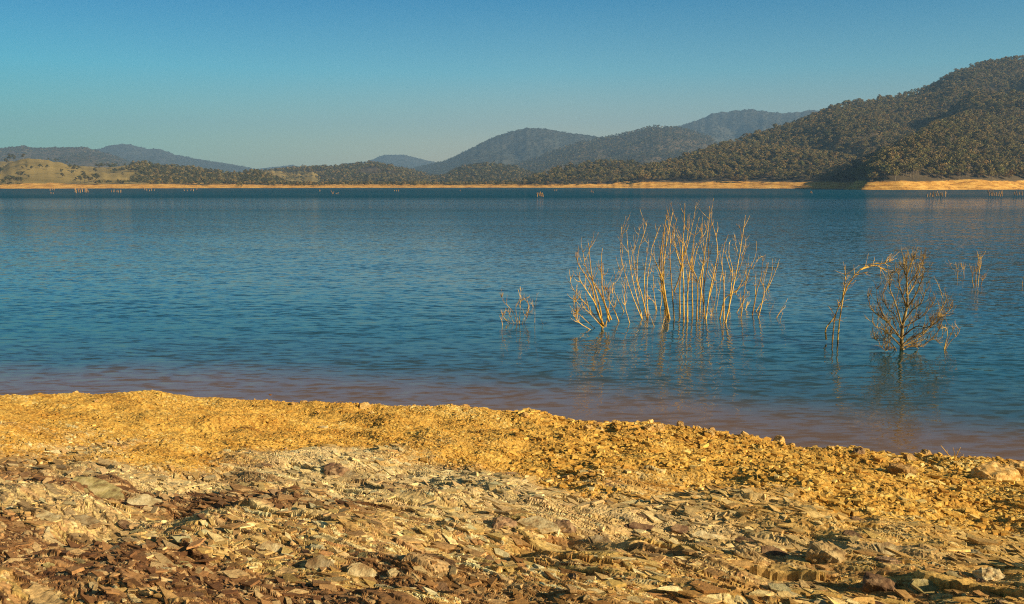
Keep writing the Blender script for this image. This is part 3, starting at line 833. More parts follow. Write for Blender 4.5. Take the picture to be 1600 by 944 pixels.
rs = np.random.default_rng(5)
def twigs(T, path, n, length, r, up=0.6, lo=0.25, hi=0.97, curl=0.4, depth=1):
    for _ in range(n):
        k = int(len(path) * rs.uniform(lo, hi)); k = min(max(k, 1), len(path) - 2)
        p = path[k]; d = path[k + 1] - path[k - 1]; d = d / (np.linalg.norm(d) + 1e-9)
        side = rs.normal(0, 1, 3); side -= d * side.dot(d); side /= np.linalg.norm(side) + 1e-9
        dd = d * rs.uniform(0.4, 0.9) + side * rs.uniform(0.5, 1.0); dd /= np.linalg.norm(dd)
        L_ = length * rs.uniform(0.4, 1.2)
        q = [p]; m = 5
        for j in range(m):
            dd = dd + np.array([0, 0, up * 0.35]) + rs.normal(0, 0.09, 3) * (1 + curl); dd /= np.linalg.norm(dd)
            q.append(q[-1] + dd * L_ / m)
        if min(a[2] for a in q) < 0.02 and p[2] > 0.1: 
            q = [np.array([a[0], a[1], max(a[2], 0.05 + 0.02 * i)]) for i, a in enumerate(q)]
        T.tube(q, r, r * 0.35, 4)
        if depth > 1: twigs(T, spline(q, 0.05), rs.integers(1, 4), length * 0.5, r * 0.6, up, 0.3, 0.95, curl, depth - 1)

def stem_thing(root, paths, r0, nt=6, tl=0.5, name='stem', mat=None, D=None, spread=0.25, twr=0.012, up=0.8, depth=1, curl=0.4, lo=0.3):
    """each path is a list of photo points; the stem grows in depth as well as across"""
    mat = mat or m_wood
    loc = np.array(root.location)
    for pi_, path in enumerate(paths):
        u0, v0 = path[0]
        if D is None: y0 = on_z(u0, v0, 0)[1]
        else: y0 = D + rs.uniform(-0.25, 0.25)
        drift = rs.uniform(-spread, spread)
        W = []
        for k, (u, v) in enumerate(path):
            t = k / max(1, len(path) - 1)
            p = at(u, v, y0 + drift * t * (1 + t))
            if k == 0 and p[2] < 0.05: p[2] = -0.25
            W.append(p - loc)
        q = spline(W)
        q = [p + rs.normal(0, 0.003, 3) for p in q]
        sc = rs.uniform(0.60, 0.92)
        T = Tubes()
        T.tube(q, r0 * sc, r0 * 0.18, 6)
        qw = [p for p in q if p[2] > 0.05 - loc[2]] or q
        twigs(T, qw if len(qw) > 4 else q, nt, tl, twr, up, lo, 0.97, curl, depth)
        T.obj(name, mat, root)

def root_at(name, u, v, label, cat, group=None):
    e = bpy.data.objects.new(name, None); COL.objects.link(e)
    p = on_z(u, v, 0); e.location = tuple(p)
    tag(e, label, cat, group)
    return e

# leaning bush at the left of the thicket
b1 = root_at('dead_shrub', 943, 515, 'bare golden shrub leaning left with curled side twigs, left end of the drowned thicket', 'shrub')
Db = on_z(943, 514)[1]
stem_thing(b1, [
    [(942, 514), (938.8, 488), (932.5, 462.7), (926, 439), (922, 408.6), (919.7, 380)],
    [(952, 503), (943.6, 472), (932.5, 450), (916.6, 421), (910, 389.5)],
    [(955, 500), (944, 470), (940, 432.5), (939.6, 404), (941.5, 388)],
    [(944, 510), (932, 482), (924, 447), (904, 413), (900.7, 394)]], 0.055, 9, 0.75, D=Db, twr=0.012)
stem_thing(b1, [
    [(943, 512), (930, 475), (908.6, 442), (901.5, 427.7), (903, 419)],
    [(942, 511), (915, 475), (897.5, 454.7), (891, 439), (892, 432)],
    [(941, 511), (919.7, 488), (903, 474), (896, 464)],
    [(940, 513), (911.8, 497.6), (899, 484), (897, 472), (903, 467)],
    [(937, 514), (908.6, 507), (899, 497), (899, 488)],
    [(946, 511), (950, 490), (952, 470), (950, 450)]], 0.034, 14, 0.55, D=Db, twr=0.013, spread=0.7)
def clump(u, v, paths, label, group='drowned sapling clumps of the golden thicket', r=0.05, nt=7, tl=0.8, **kw):
    nt = int(nt * 1.25); r = r * 0.9
    e = root_at('dead_sapling', u, v, label, 'sapling', group)
    stem_thing(e, paths, r, nt, tl, **kw)
    return e
clump(971, 502, [[(971.4, 502.4), (954.7, 475), (946, 458), (943.6, 425)], [(970, 503), (961, 485), (957, 455)]], 'two thin stems bowing left, just right of the leaning bush', None, r=0.033)
clump(986, 504, [[(986.5, 504.8), (976.5, 477), (976, 443), (975, 432)], [(979, 487), (959.5, 455), (959.5, 440), (969, 418)]], 'single forked stem bowing left between leaning bush and thicket', None, r=0.036)
clump(1010, 498, [
    [(1006.7, 499), (984.5, 452), (971, 405.7), (970, 380), (971, 354.5)], [(973, 395), (972, 372), (981, 341)],
    [(1006, 498), (991, 448), (983.4, 408), (980, 374.5)], [(986, 420), (987, 400), (996, 375), (1000, 351)],
    [(1013.4, 498), (1003.4, 463.5), (995.6, 434.6), (997.8, 392), (1007.8, 361), (1011, 344.5)],
    [(1013, 498), (1011, 443.5), (1016.7, 403.5), (1019, 385.7), (1032, 352)], [(1001, 460), (993, 430), (990, 400), (993, 385)],
    [(1008, 470), (1007, 430), (1012, 390), (1013, 372)]],
    'clump of left bowing golden stems with wavy tips, left part of the thicket', None, r=0.042, nt=4)
clump(1027, 485, [[(1028, 486), (1022, 460), (1021, 430), (1022, 410)], [(1028, 485), (1020, 470), (1012, 468)], [(1030, 484), (1034, 465), (1030, 440)]], 'small dark stem in the gap before the tallest stems of the thicket', None, r=0.03, nt=6, tl=0.5)
clump(1048, 498, [
    [(1043.4, 494.7), (1033.4, 443.5), (1031, 408), (1036.8, 365.6), (1043.4, 328)],
    [(1048, 498), (1038, 452), (1037, 417), (1042, 376.8), (1051, 332)],
    [(1045, 496), (1036, 440), (1018, 395)], [(1041, 480), (1034, 420), (1037, 380), (1039, 350)],
    [(1054.6, 501), (1050, 452.4), (1046.8, 403.5), (1049, 376.8), (1058, 340)], [(1051, 455), (1062, 430), (1064, 400), (1060, 370)],
    [(1048, 380), (1046, 355), (1044, 333)]],
    'dense tall sheaf of yellow stems, first of the three tallest in the thicket', None, r=0.062, nt=6)
clump(1033, 515, [[(1032, 517), (1037, 500), (1040, 480)], [(1026, 510), (1016, 495), (1014, 492)]], 'short forked stick in front of the tallest sheaf', None, r=0.022, nt=3, tl=0.25)
clump(1069, 503, [
    [(1068.6, 503.6), (1068, 443.5), (1065.7, 399), (1069, 354.5), (1070, 318)],
    [(1069, 399), (1078, 368), (1084, 340), (1088, 316)], [(1074, 503), (1074.6, 452), (1080, 410), (1088, 380)],
    [(1063, 490), (1062, 450), (1066, 410), (1074, 370), (1075, 335)], [(1067, 420), (1055, 385), (1053, 350)],
    [(1064, 400), (1052, 378), (1050, 362)]],
    'tallest upright stems in the middle of the golden thicket', None, r=0.060, nt=7)
clump(1086, 498, [
    [(1082.4, 494.7), (1081.3, 434.6), (1082.4, 403.5), (1084, 376), (1092.4, 339)],
    [(1089, 499), (1089, 439), (1075.7, 412), (1070, 385), (1060, 360)], [(1082, 420), (1088, 395), (1096, 370), (1098, 336)],
    [(1093, 489), (1096, 450), (1102, 388), (1106.9, 354.5), (1108.6, 322)], [(1089, 440), (1097, 420), (1101, 395)]],
    'crossing upright stems right of the tallest ones in the thicket', None, r=0.055, nt=6)
clump(1103, 498, [
    [(1102, 498), (1108, 462), (1115.8, 425), (1121, 395), (1119, 372), (1112, 346)],
    [(1101, 497), (1100, 450), (1106, 410), (1108, 370), (1112, 345)], [(1108, 460), (1120, 420), (1124, 392)],
    [(1102, 480), (1094, 440), (1100, 400), (1096, 350)]],
    'stems with an inward bent tall tip at the right of the thicket centre', None, r=0.058, nt=6)
clump(1113, 487, [[(1112, 487), (1119, 460), (1118, 432), (1114, 415)], [(1118, 484), (1124, 455), (1126, 430)], [(1114, 495), (1109, 484)]], 'low thin stems in the thicket gap before the big fork', None, r=0.028, nt=4, tl=0.4)
clump(1131, 502, [
    [(1132, 504), (1140, 475), (1148, 436.7), (1154, 406.5), (1160.5, 366), (1165, 336)],
    [(1159.5, 370), (1156, 356), (1150, 350)], [(1154, 392), (1149, 381), (1148, 366)],
    [(1139, 478), (1143, 440), (1144, 418.6), (1139, 398), (1139.5, 378)],
    [(1131, 500), (1131, 443), (1128, 410.5), (1132.5, 378)], [(1144, 425), (1136, 405), (1133, 392)],
    [(1123, 498), (1133, 467), (1150, 455), (1163.5, 440.7), (1168, 430)], [(1146, 458), (1160, 438), (1170.5, 410.5)],
    [(1156, 400), (1164, 385), (1165, 371)], [(1152, 425), (1162, 400), (1166, 385)]],
    'broad clump with a strong oblique fork, right part of the thicket', None, r=0.050, nt=4, tl=0.6)
clump(1157, 493, [
    [(1157.4, 493), (1164.5, 447), (1170.5, 424.6), (1180.6, 398.5), (1182, 377)], [(1173, 420), (1183, 407), (1191, 400)],
    [(1159, 480), (1157, 465), (1156, 455)], [(1146, 489), (1157, 479), (1170, 455)], [(1163, 485), (1168, 472)]],
    'slender stem forking high up, right of the broad clump', None, r=0.040, nt=4, tl=0.4)
clump(1175, 492, [[(1174.6, 492), (1182.6, 455), (1188.6, 434.7), (1192.7, 400.5)], [(1181, 462), (1180, 445), (1180, 434)], [(1188, 440), (1195, 425), (1200, 410)]], 'upright forked stem, second from the right end of the thicket', None, r=0.042, nt=3, tl=0.4)
clump(1183, 496, [[(1183, 496), (1193.7, 459), (1193, 442), (1200.7, 410.5)], [(1194, 456), (1205, 430), (1206.8, 404.5)], [(1196, 452), (1210, 428), (1217.8, 405.5)], [(1177, 487), (1188.6, 475), (1198.7, 467)]], 'three pronged stem at the right end of the thicket', None, r=0.042, nt=2, tl=0.4)
clump(1198, 491, [[(1197.7, 491), (1206, 482), (1210.8, 471)]], 'short bent twig poking out between the thicket end and slanting sticks', None, r=0.018, nt=1, tl=0.15)
clump(1208, 497, [[(1207.8, 497), (1222, 482), (1230, 468)], [(1209, 496), (1219, 488), (1227, 480)], [(1217, 500), (1220, 497), (1224, 489)]], 'slanting pale sticks just above the water at the far right of the thicket', None, r=0.024, nt=1, tl=0.15)

# low sparse shrub on the left
e = root_at('dead_shrub', 811, 506, 'low sparse twiggy shrub standing alone in the water left of the thicket', 'shrub')
stem_thing(e, [[(811, 506), (801, 487), (786, 471), (783.5, 459)], [(811, 505), (813, 478), (813.7, 450)], [(811, 503), (806, 480), (816, 468), (828, 464)],
    [(814, 505), (824, 495), (829, 485)], [(787, 508), (784, 500), (786, 488)], [(809, 506), (798, 496), (792, 484)], [(812, 506), (822, 490), (826, 478), (824, 470)], [(808, 506), (797, 505), (790, 498)]], 0.022, 9, 0.38, twr=0.010)
e = root_at('dead_shrub', 836, 507, 'thin forked twig beside the low sparse shrub', 'shrub')
stem_thing(e, [[(835.7, 506.6), (836, 478), (839, 465), (838.5, 457)], [(836, 480), (830, 472), (828, 466)], [(849, 506), (845, 499)]], 0.018, 3, 0.25, twr=0.008)

# arching tree
e = root_at('dead_tree', 1308, 536, 'slim dead tree arching over to the right with drooping twigs', 'tree')
stem_thing(e, [[(1308.6, 536), (1312, 499), (1319.4, 459), (1332, 434), (1352, 416), (1368, 412), (1379, 411)],
    [(1300, 536), (1305, 495), (1317.6, 465), (1326, 445), (1340, 430), (1356, 425)],
    [(1291, 531), (1290.6, 513), (1302, 498), (1310, 480), (1308, 468)],
    [(1316, 470), (1320, 445), (1321, 425)], [(1368, 412), (1382, 411), (1396, 406)], [(1345, 421), (1360, 416), (1372, 416), (1385, 425)]], 0.045, 12, 0.55, mat=m_wood, twr=0.011, up=0.0, lo=0.4, D=on_z(1308, 536)[1])

# round dead tree
e = root_at('dead_tree', 1409, 549, 'round crowned dead tree with dense curling twigs rising from the water', 'tree')
Dt = on_z(1409, 548)[1]
stem_thing(e, [[(1409, 549), (1410, 512.5), (1417.4, 476.4), (1417.4, 453), (1416, 408)]], 0.085, 14, 0.6, name='trunk', mat=m_wood_tree, D=Dt, twr=0.013, depth=2, lo=0.35)
stem_thing(e, [
    [(1408, 541), (1381, 516), (1367, 510), (1362, 500)], [(1404, 524), (1387, 503), (1374, 480), (1370, 462), (1370.6, 446)],
    [(1387, 503), (1365, 487), (1357, 470), (1356, 462)], [(1409, 508), (1398, 471), (1390, 449), (1392, 428), (1398, 424)],
    [(1417, 480), (1407, 453), (1404, 436), (1405, 420)], [(1419, 480), (1432, 458), (1442, 432), (1447, 418)],
    [(1412, 512), (1435, 498), (1450, 485), (1460, 470), (1463, 458)], [(1412, 541), (1441, 523), (1462, 497), (1478, 471), (1476, 460), (1466, 456)],
    [(1464, 496), (1477, 491), (1489.5, 478)], [(1410, 538), (1440, 520), (1468, 500), (1470, 490)],
    [(1409, 540), (1440, 540), (1464, 520), (1472, 500)], [(1409, 546), (1390, 535), (1370, 532), (1364, 527)],
    [(1417, 450), (1430, 430), (1440, 412), (1446, 401)], [(1417, 440), (1413, 420), (1413, 404)], [(1417, 430), (1424, 410), (1426, 400)],
    [(1416, 465), (1428, 445), (1436, 425), (1436, 408)], [(1410, 520), (1400, 495), (1384, 478), (1380, 455), (1386, 440)],
    [(1409, 530), (1395, 520), (1384, 530), (1378, 522)], [(1412, 525), (1432, 510), (1448, 512), (1460, 505)],
    [(1411, 505), (1425, 485), (1438, 475), (1446, 455), (1448, 440)]], 0.036, 17, 0.45, name='limb', mat=m_wood_tree, D=Dt, spread=0.9, twr=0.012, depth=2, lo=0.2)
stem_thing(e, [
    [(1408, 545), (1396, 543), (1384, 548), (1376, 540)], [(1411, 546), (1426, 540), (1438, 546), (1446, 538)], [(1410, 540), (1424, 526), (1436, 528), (1444, 518)],
    [(1408, 538), (1394, 526), (1384, 512), (1386, 500)], [(1411, 530), (1422, 505), (1432, 488), (1430, 470)], [(1409, 535), (1399, 510), (1393, 488), (1397, 470)],
    [(1412, 540), (1450, 530), (1466, 532), (1474, 522)]], 0.024, 13, 0.40, name='limb', mat=m_wood_tree, D=Dt, spread=1.1, twr=0.013, depth=2, lo=0.2)
e = root_at('dead_shrub', 1383, 536, 'thin dark upright stick at the left foot of the round dead tree', 'shrub')
stem_thing(e, [[(1384, 536), (1384.5, 520), (1385, 505)]], 0.02, 3, 0.2, mat=m_wood_tree)
e = root_at('dead_shrub', 1473, 546, 'small shrub curling right beside the foot of the round dead tree', 'shrub')
stem_thing(e, [[(1472.4, 546), (1484, 535), (1496, 523), (1499, 514), (1492, 510)], [(1473, 545), (1482, 530), (1490, 515), (1484, 508), (1480, 507)],
    [(1473, 545), (1480, 525), (1478, 512), (1470, 514)]], 0.024, 6, 0.35, mat=m_wood, twr=0.009)

# snags out at the upper right
e = root_at('dead_shrub', 1526, 447, 'small upright snag with a tall double tip far out at the right', 'shrub')
stem_thing(e, [[(1525, 447), (1525, 428), (1528, 415), (1529, 402)], [(1528, 446), (1530, 425), (1532, 402)], [(1523, 447), (1519, 434), (1524, 420)], [(1531, 446), (1535, 437), (1535, 430)]], 0.036, 7, 0.6, twr=0.014)
e = root_at('dead_shrub', 1496, 435, 'faint twig with a left curl, left of the three far right snags', 'shrub')
stem_thing(e, [[(1496, 435), (1496, 418), (1487, 412), (1484, 416)], [(1496, 420), (1493, 414)]], 0.024, 4, 0.5, twr=0.012)
e = root_at('dead_shrub', 1507, 435, 'faint twig with a right curl, middle of the three far right snags', 'shrub')
stem_thing(e, [[(1507, 435), (1506, 420), (1510, 415), (1518, 417)], [(1506, 420), (1502, 415)]], 0.024, 4, 0.5, twr=0.012)
e = root_at('dead_shrub', 1598, 447, 'tiny snag cut off by the right edge above the water', 'shrub')
stem_thing(e, [[(1599, 447), (1598, 440)], [(1600, 447), (1604, 436)]], 0.03, 2, 0.3)

# far snags standing off the opposite shore; every stick on its own
far_groups = [
    ((76, 86), 297.5, 4, 3, 'sticks off the shore below the grassy hill, left edge'),
    ((79, 84), 302.5, 2, 2, 'two short sticks nearer than the ones below the grassy hill'),
    ((115, 140), 301, 7, 8, 'row of tall pale sticks off the far left shore'),
    ((172, 191), 301, 4, 5, 'small sticks right of the tall pale row at far left'),
    ((224, 243), 298, 3, 5, 'short sticks off the tree covered left shore'),
    ((286, 309), 298, 3, 5, 'short sticks below the low grassy mound'),
    ((499, 501), 298.5, 4, 1, 'single stick off the shore left of centre'),
    ((615, 624), 299, 3, 3, 'low sticks off the central beach'),
    ((718, 720), 298, 3, 1, 'single low stick off the beach in the middle'),
    ((839, 850), 307, 6, 5, 'bunch of sticks left of the thicket, far out'),
    ((864, 872), 299, 3, 2, 'pair of dots off the beach above the sticks bunch'),
    ((922, 929), 301, 3, 2, 'pair of low sticks right of the far bunch'),
    ((1265, 1269), 302, 4, 2, 'two sticks off the shaded beach corner'),
    ((1447, 1479), 307.5, 8, 9, 'line of sticks off the big hill beach'),
    ((1544, 1567), 306.5, 9, 8, 'dense line of tall sticks near the right edge'),
    ((1583, 1602), 305, 7, 5, 'sticks at the right edge below the big hill')]
for (u0, u1), vb, hp, n, lab in far_groups:
    for k in range(n):
        u = u0 + (u1 - u0) * ((k + 0.5) / n) + rs.uniform(-0.8, 0.8); v = vb + rs.uniform(-1.0, 0.8)
        p = on_z(u, v, 0); px = p[1] / F
        H_ = hp * px * rs.uniform(0.55, 1.1)
        T = Tubes()
        lx = rs.uniform(-0.35, 0.35) * H_
        main = spline([(0, 0, -0.6), (lx * 0.3, 0.1, H_ * 0.5), (lx, 0.2, H_)], 0.6)
        T.tube(main, 0.17 + 0.00015 * p[1], 0.12, 5)
        for j in range(rs.integers(1, 3)):
            s_ = rs.choice([-1, 1])
            T.tube(spline([(lx * 0.3, 0.1, H_ * 0.4), (lx * 0.3 + s_ * H_ * 0.18, 0.4, H_ * 0.6), (lx * 0.3 + s_ * H_ * 0.25, 0.2, H_ * 0.9)], 0.6), 0.10, 0.06, 4)
        o = T.obj('dead_snag', m_wood_far); o.location = tuple(p)
        tag(o, 'pale dead stick of the ' + lab if n > 1 else 'pale ' + lab, 'snag', lab if n > 1 else None)

# golden V shaped snag left of centre
p = on_z(520, 303, 0); T = Tubes()
T.tube(spline([(0, 0, -0.5), (-0.6, 0, 1.2), (-1.4, 0, 2.4)], 0.5), 0.16, 0.10); T.tube(spline([(0, 0, -0.3), (0.5, 0, 0.9), (0.7, 0, 1.8)], 0.5), 0.14, 0.09)
o = T.obj('dead_snag', m_wood_far); o.location = tuple(p); tag(o, 'V shaped snag far out in the water left of centre', 'snag')
p = on_z(526, 303, 0); T = Tubes(); T.tube(spline([(-0.8, 0, -0.2), (0, 0, 0.3), (1.4, 0, 0.6)], 0.5), 0.16, 0.10)
o = T.obj('dead_snag', m_wood_far); o.location = tuple(p); tag(o, 'low slanting stick just right of the V shaped snag', 'snag')

# ------------------------------------------------------------------ stones
import bmesh
m_st_gold = stone_material('golden_stone', [(0.40, 0.22, 0.06), (0.58, 0.36, 0.12), (0.70, 0.50, 0.22)])
m_st_pale = stone_material('pale_shale', [(0.30, 0.19, 0.09), (0.52, 0.41, 0.22), (0.66, 0.56, 0.35)])
m_st_tan = stone_material('tan_rock', [(0.20, 0.12, 0.055), (0.42, 0.29, 0.13), (0.56, 0.42, 0.21)])
m_st_brown = stone_material('brown_shale', [(0.13, 0.07, 0.045), (0.25, 0.15, 0.08), (0.40, 0.27, 0.15)])
m_st_olive = stone_material('olive_shale', [(0.20, 0.14, 0.06), (0.34, 0.28, 0.12), (0.46, 0.38, 0.20)])
m_st_rust = stone_material('rusty_stone', [(0.30, 0.11, 0.03), (0.42, 0.18, 0.045), (0.50, 0.26, 0.08)])

def disp_mesh(me_bm, seed, amp, freq):
    co = np.array([v.co[:] for v in me_bm.verts])
    n1 = fbm(co[:, 0] * freq + seed, co[:, 1] * freq + co[:, 2] * freq * 1.7, 4, seed)
    n2 = fbm(co[:, 1] * freq - seed, co[:, 2] * freq * 1.3 + co[:, 0] * freq * 0.5, 4, seed + 9)
    me_bm.normal_update()
    for v, a, b_ in zip(me_bm.verts, n1, n2):
        v.co += v.normal * float(a) * amp + Vector((0, 0, float(b_) * amp * 0.6))

def chunk_mesh(seed, sx, sy, sz):
    rg = np.random.default_rng(seed); bm = bmesh.new()
    for _ in range(26):
        d = rg.uniform(-1, 1, 3); d = d / max(np.max(np.abs(d)), 0.2) * rg.uniform(0.82, 1.0)
        d = d / np.linalg.norm(d) * min(np.linalg.norm(d), 1.32)
        bm.verts.new((d[0] * sx, d[1] * sy, d[2] * sz))
    rr = bmesh.ops.convex_hull(bm, input=bm.verts)
    bmesh.ops.delete(bm, geom=[v for v in bm.verts if not v.link_faces], context='VERTS')
    bmesh.ops.triangulate(bm, faces=bm.faces)
    for _ in range(3):
        longe = [e for e in bm.edges if e.calc_length() > 0.16]
        if longe: bmesh.ops.subdivide_edges(bm, edges=longe, cuts=1); bmesh.ops.triangulate(bm, faces=bm.faces)
    disp_mesh(bm, seed, 0.09, 2.2)
    me = bpy.data.meshes.new('stone'); bm.to_mesh(me); bm.free(); return me

def slab_mesh(seed, wy, th):
    """a slab of shale: a few thin beds of the same broken outline, each a little set back"""
    rg = np.random.default_rng(seed); bm = bmesh.new()
    K = int(rg.integers(6, 9)); ang = np.sort(rg.uniform(0, 2 * math.pi, K)); ang = np.linspace(0, 2 * math.pi, K, endpoint=False) + rg.uniform(-0.35, 0.35, K)
    rad = rg.uniform(0.72, 1.05, K); z = -th
    for layer in range(int(rg.integers(2, 4))):
        h = th * rg.uniform(0.45, 1.1); off = rg.uniform(-0.08, 0.08, 2); sc = 1 - 0.07 * layer; r2 = rad * rg.uniform(0.90, 1.03, K)
        lo = [bm.verts.new((math.cos(a) * q * sc + off[0], math.sin(a) * q * wy * sc + off[1], z)) for a, q in zip(ang, r2)]
        hi = [bm.verts.new((v.co.x * 0.97, v.co.y * 0.97, z + h)) for v in lo]
        for k in range(K): bm.faces.new((lo[k], lo[(k + 1) % K], hi[(k + 1) % K], hi[k]))
        bm.faces.new(hi); bm.faces.new(lo[::-1]); z += h * 0.96
    bmesh.ops.triangulate(bm, faces=bm.faces)
    for _ in range(4):
        longe = [e for e in bm.edges if e.calc_length() > 0.17]
        if longe: bmesh.ops.subdivide_edges(bm, edges=longe, cuts=1); bmesh.ops.triangulate(bm, faces=bm.faces)
    disp_mesh(bm, seed, 0.030, 2.6)
    me = bpy.data.meshes.new('stone'); bm.to_mesh(me); bm.free(); return me
slab_meshes = [slab_mesh(500 + k, rs.uniform(0.40, 0.65), rs.uniform(0.07, 0.13)) for k in range(10)]
chunk_meshes = [chunk_mesh(600 + k, 1.0, rs.uniform(0.65, 0.9), rs.uniform(0.5, 0.75)) for k in range(10)]

def mat_copy(me, mat):
    key = (me.name, mat.name)
    if key not in _mc:
        c = me.copy(); c.materials.clear(); c.materials.append(mat); _mc[key] = c
    return _mc[key]
_mc = {}
def put_stone(name, me, mat, x, y, size, rot, label, cat, group=None, sink=0.25, dz=0.0):
    o = bpy.data.objects.new(name, mat_copy(me, mat)); COL.objects.link(o)
    z = float(surf(np.array([x]), np.array([y]))[0])
    o.location = (x, y, z + dz + size * 0.1)
    o.rotation_euler = rot
    o.scale = (size, size, size)
    tag(o, label, cat, group)
    return o

def ground_hit(u, v):
    d = ray(u, v)
    ys = np.linspace(3.0, 30, 2700)
    Pp = np.array([0, 0, EYE])[None] + d[None] * (ys / d[1])[:, None]
    zz = bank_base(Pp[:, 0], Pp[:, 1])
    k = int(np.argmax(zz >= Pp[:, 2]))
    if k == 0: k = len(ys) - 1
    return Pp[k, 0], Pp[k, 1]

taken = []
# single stones one can point at: (u, v, width in photo px, kind, material, rotation, label, category)
landmarks = [
    (571, 637, 22, 'c', m_st_gold, (0.3, 0.2, 0.3), 'blocky golden boulder on the crest at the water edge, left of centre', 'boulder'),
    (401, 621, 16, 'c', m_st_gold, (0, 0.1, 1.2), 'small golden boulder on the crest right of the rusty clump', 'boulder'),
    (378, 621, 20, 'c', m_st_rust, (0.2, 0, 0.4), 'rusty orange lump on the crest left of the small golden boulder', 'stone'),
    (505, 670, 18, 's', m_st_pale, (0, 0.1, 0.1), 'white flat stone lying alone on the golden soil', 'stone'),
    (447, 704, 9, 'c', m_st_brown, (0, 1.2, 0.3), 'small dark upright stone on the pale soil', 'stone'),
    (945, 660, 22, 'c', m_st_gold, (0.2, 0.4, 0.8), 'upright golden block on the crest in the centre', 'boulder'),
    (1069, 667, 26, 'c', m_st_gold, (0.1, 0.1, 0.2), 'broad golden boulder on the crest right of centre', 'boulder'),
    (1207, 683, 24, 'c', m_st_rust, (0.1, 0.3, 0.5), 'orange boulder at the water edge right of centre', 'boulder'),
    (1342, 709, 20, 'c', m_st_brown, (0.1, -0.5, 0.2), 'pointed stone with dark left face on the shore crest', 'boulder'),
    (1410, 742, 42, 'c', m_st_gold, (0.1, 0.15, 0.2), 'wedge shaped golden rock below the shore crest at right', 'boulder'),
    (1556, 750, 60, 'c', m_st_gold, (0.05, 0.0, 0.1), 'large rounded tan boulder with a black hollow on its left', 'boulder'),
    (1595, 742, 52, 'c', m_st_gold, (0.1, 0.1, 0.8), 'tan boulder cut by the right edge beside the large one', 'boulder'),
    (522, 743, 46, 'c', m_st_brown, (0.15, 0.1, -0.5), 'dark brown rock block at the start of the slab outcrop', 'boulder'),
    (548, 748, 60, 's', m_st_pale, (0.5, 0.1, -0.55), 'pale tilted slab right of the dark brown block', 'slab'),
    (1545, 905, 46, 'c', m_st_pale, (0.2, 0.1, 0.2), 'pale squarish block with a dark stain near the bottom right corner', 'boulder'),
    (1496, 902, 58, 's', m_st_olive, (0.1, 0.1, -0.2), 'flat oval slab left of the squarish block', 'slab'),
    (1290, 870, 60, 'c', m_st_tan, (0.1, 0.2, -0.5), 'large tan rock beside the dark hollow at lower right', 'boulder'),
    (1215, 868, 66, 's', m_st_brown, (0.5, 0.2, -0.5), 'slanting brown slab left of the dark hollow', 'slab'),
    (1170, 870, 50, 'c', m_st_tan, (0.2, 0.1, -0.2), 'tan block left of the slanting brown slab', 'boulder'),
    (508, 845, 46, 's', m_st_olive, (0.2, 0.05, -0.15), 'flat olive slab with a shadow beneath, lower left of centre', 'slab'),
    (425, 862, 60, 's', m_st_pale, (0.8, 0.05, -0.25), 'first pale block of the jointed ledge at lower left', 'slab'),
    (500, 885, 70, 's', m_st_pale, (0.8, 0.1, -0.3), 'second pale block of the jointed ledge at lower left', 'slab'),
    (565, 898, 66, 's', m_st_pale, (0.8, 0.1, -0.3), 'third pale block of the jointed ledge at lower left', 'slab'),
    (616, 897, 22, 'c', m_st_pale, (0.1, 0.1, 0.4), 'small cream cube shaped stone at the end of the jointed ledge', 'stone'),
    (150, 768, 130, 's', m_st_olive, (0.25, 0.15, -0.35), 'big olive weathered slab in the left foreground', 'slab'),
    (235, 792, 90, 's', m_st_pale, (0.3, 0.15, -0.3), 'whitish slab right of the big olive slab', 'slab'),
    (70, 808, 70, 's', m_st_pale, (0.2, 0.1, -0.3), 'white flat slab near the left edge', 'slab'),
    (135, 818, 70, 's', m_st_pale, (0.2, 0.1, -0.3), 'long white slab below the big olive slab', 'slab'),
    (838, 822, 80, 's', m_st_pale, (0.35, 0.05, -0.35), 'long pale ledge slab in the lower centre', 'slab'),
    (880, 828, 40, 'c', m_st_brown, (0.2, 0.1, -0.3), 'dark brown block at the right end of the pale ledge slab', 'boulder'),
    (940, 848, 60, 's', m_st_pale, (0.3, 0.05, -0.5), 'narrow cream slab below the brown block in the centre', 'slab'),
    (1110, 845, 66, 's', m_st_pale, (0.3, 0.1, -0.4), 'long cream slab above the dark hollow', 'slab'),
    (1000, 826, 60, 's', m_st_brown, (0.3, 0.1, -0.1), 'brown tabular block in the lower centre', 'slab'),
    (1070, 830, 50, 's', m_st_brown, (0.3, 0.1, 0.0), 'second brown tabular block right of centre', 'slab'),
    (788, 822, 40, 'c', m_st_brown, (0.2, 0.3, 0.1), 'dark reddish block left of the pale ledge slab', 'boulder'),
    (1400, 868, 90, 's', m_st_pale, (0.5, 0.25, -0.6), 'big tilted grey slab in the lower right', 'slab'),
    (1455, 925, 90, 's', m_st_olive, (0.4, 0.2, -0.6), 'dark tilted slab at the bottom right', 'slab'),
    (1375, 918, 54, 'c', m_st_brown, (0.3, 0.2, -0.5), 'brown rock with dark undercut near the bottom right', 'boulder')]
for (u, v, w, k, mat, rot, lab, cat) in landmarks:
    x, y = ground_hit(u, v)
    size = 0.5 * w * y / F
    me = (slab_meshes if k == 's' else chunk_meshes)[int(rs.integers(0, 9))]
    nm = {'boulder': 'boulder', 'stone': 'stone', 'slab': 'flat_rock'}[cat]
    put_stone(nm, me, mat, x, y, size * 1.05, rot, lab, cat, dz=size * (-0.12 if k == 'c' else -0.10))
    taken.append((x, y, size))
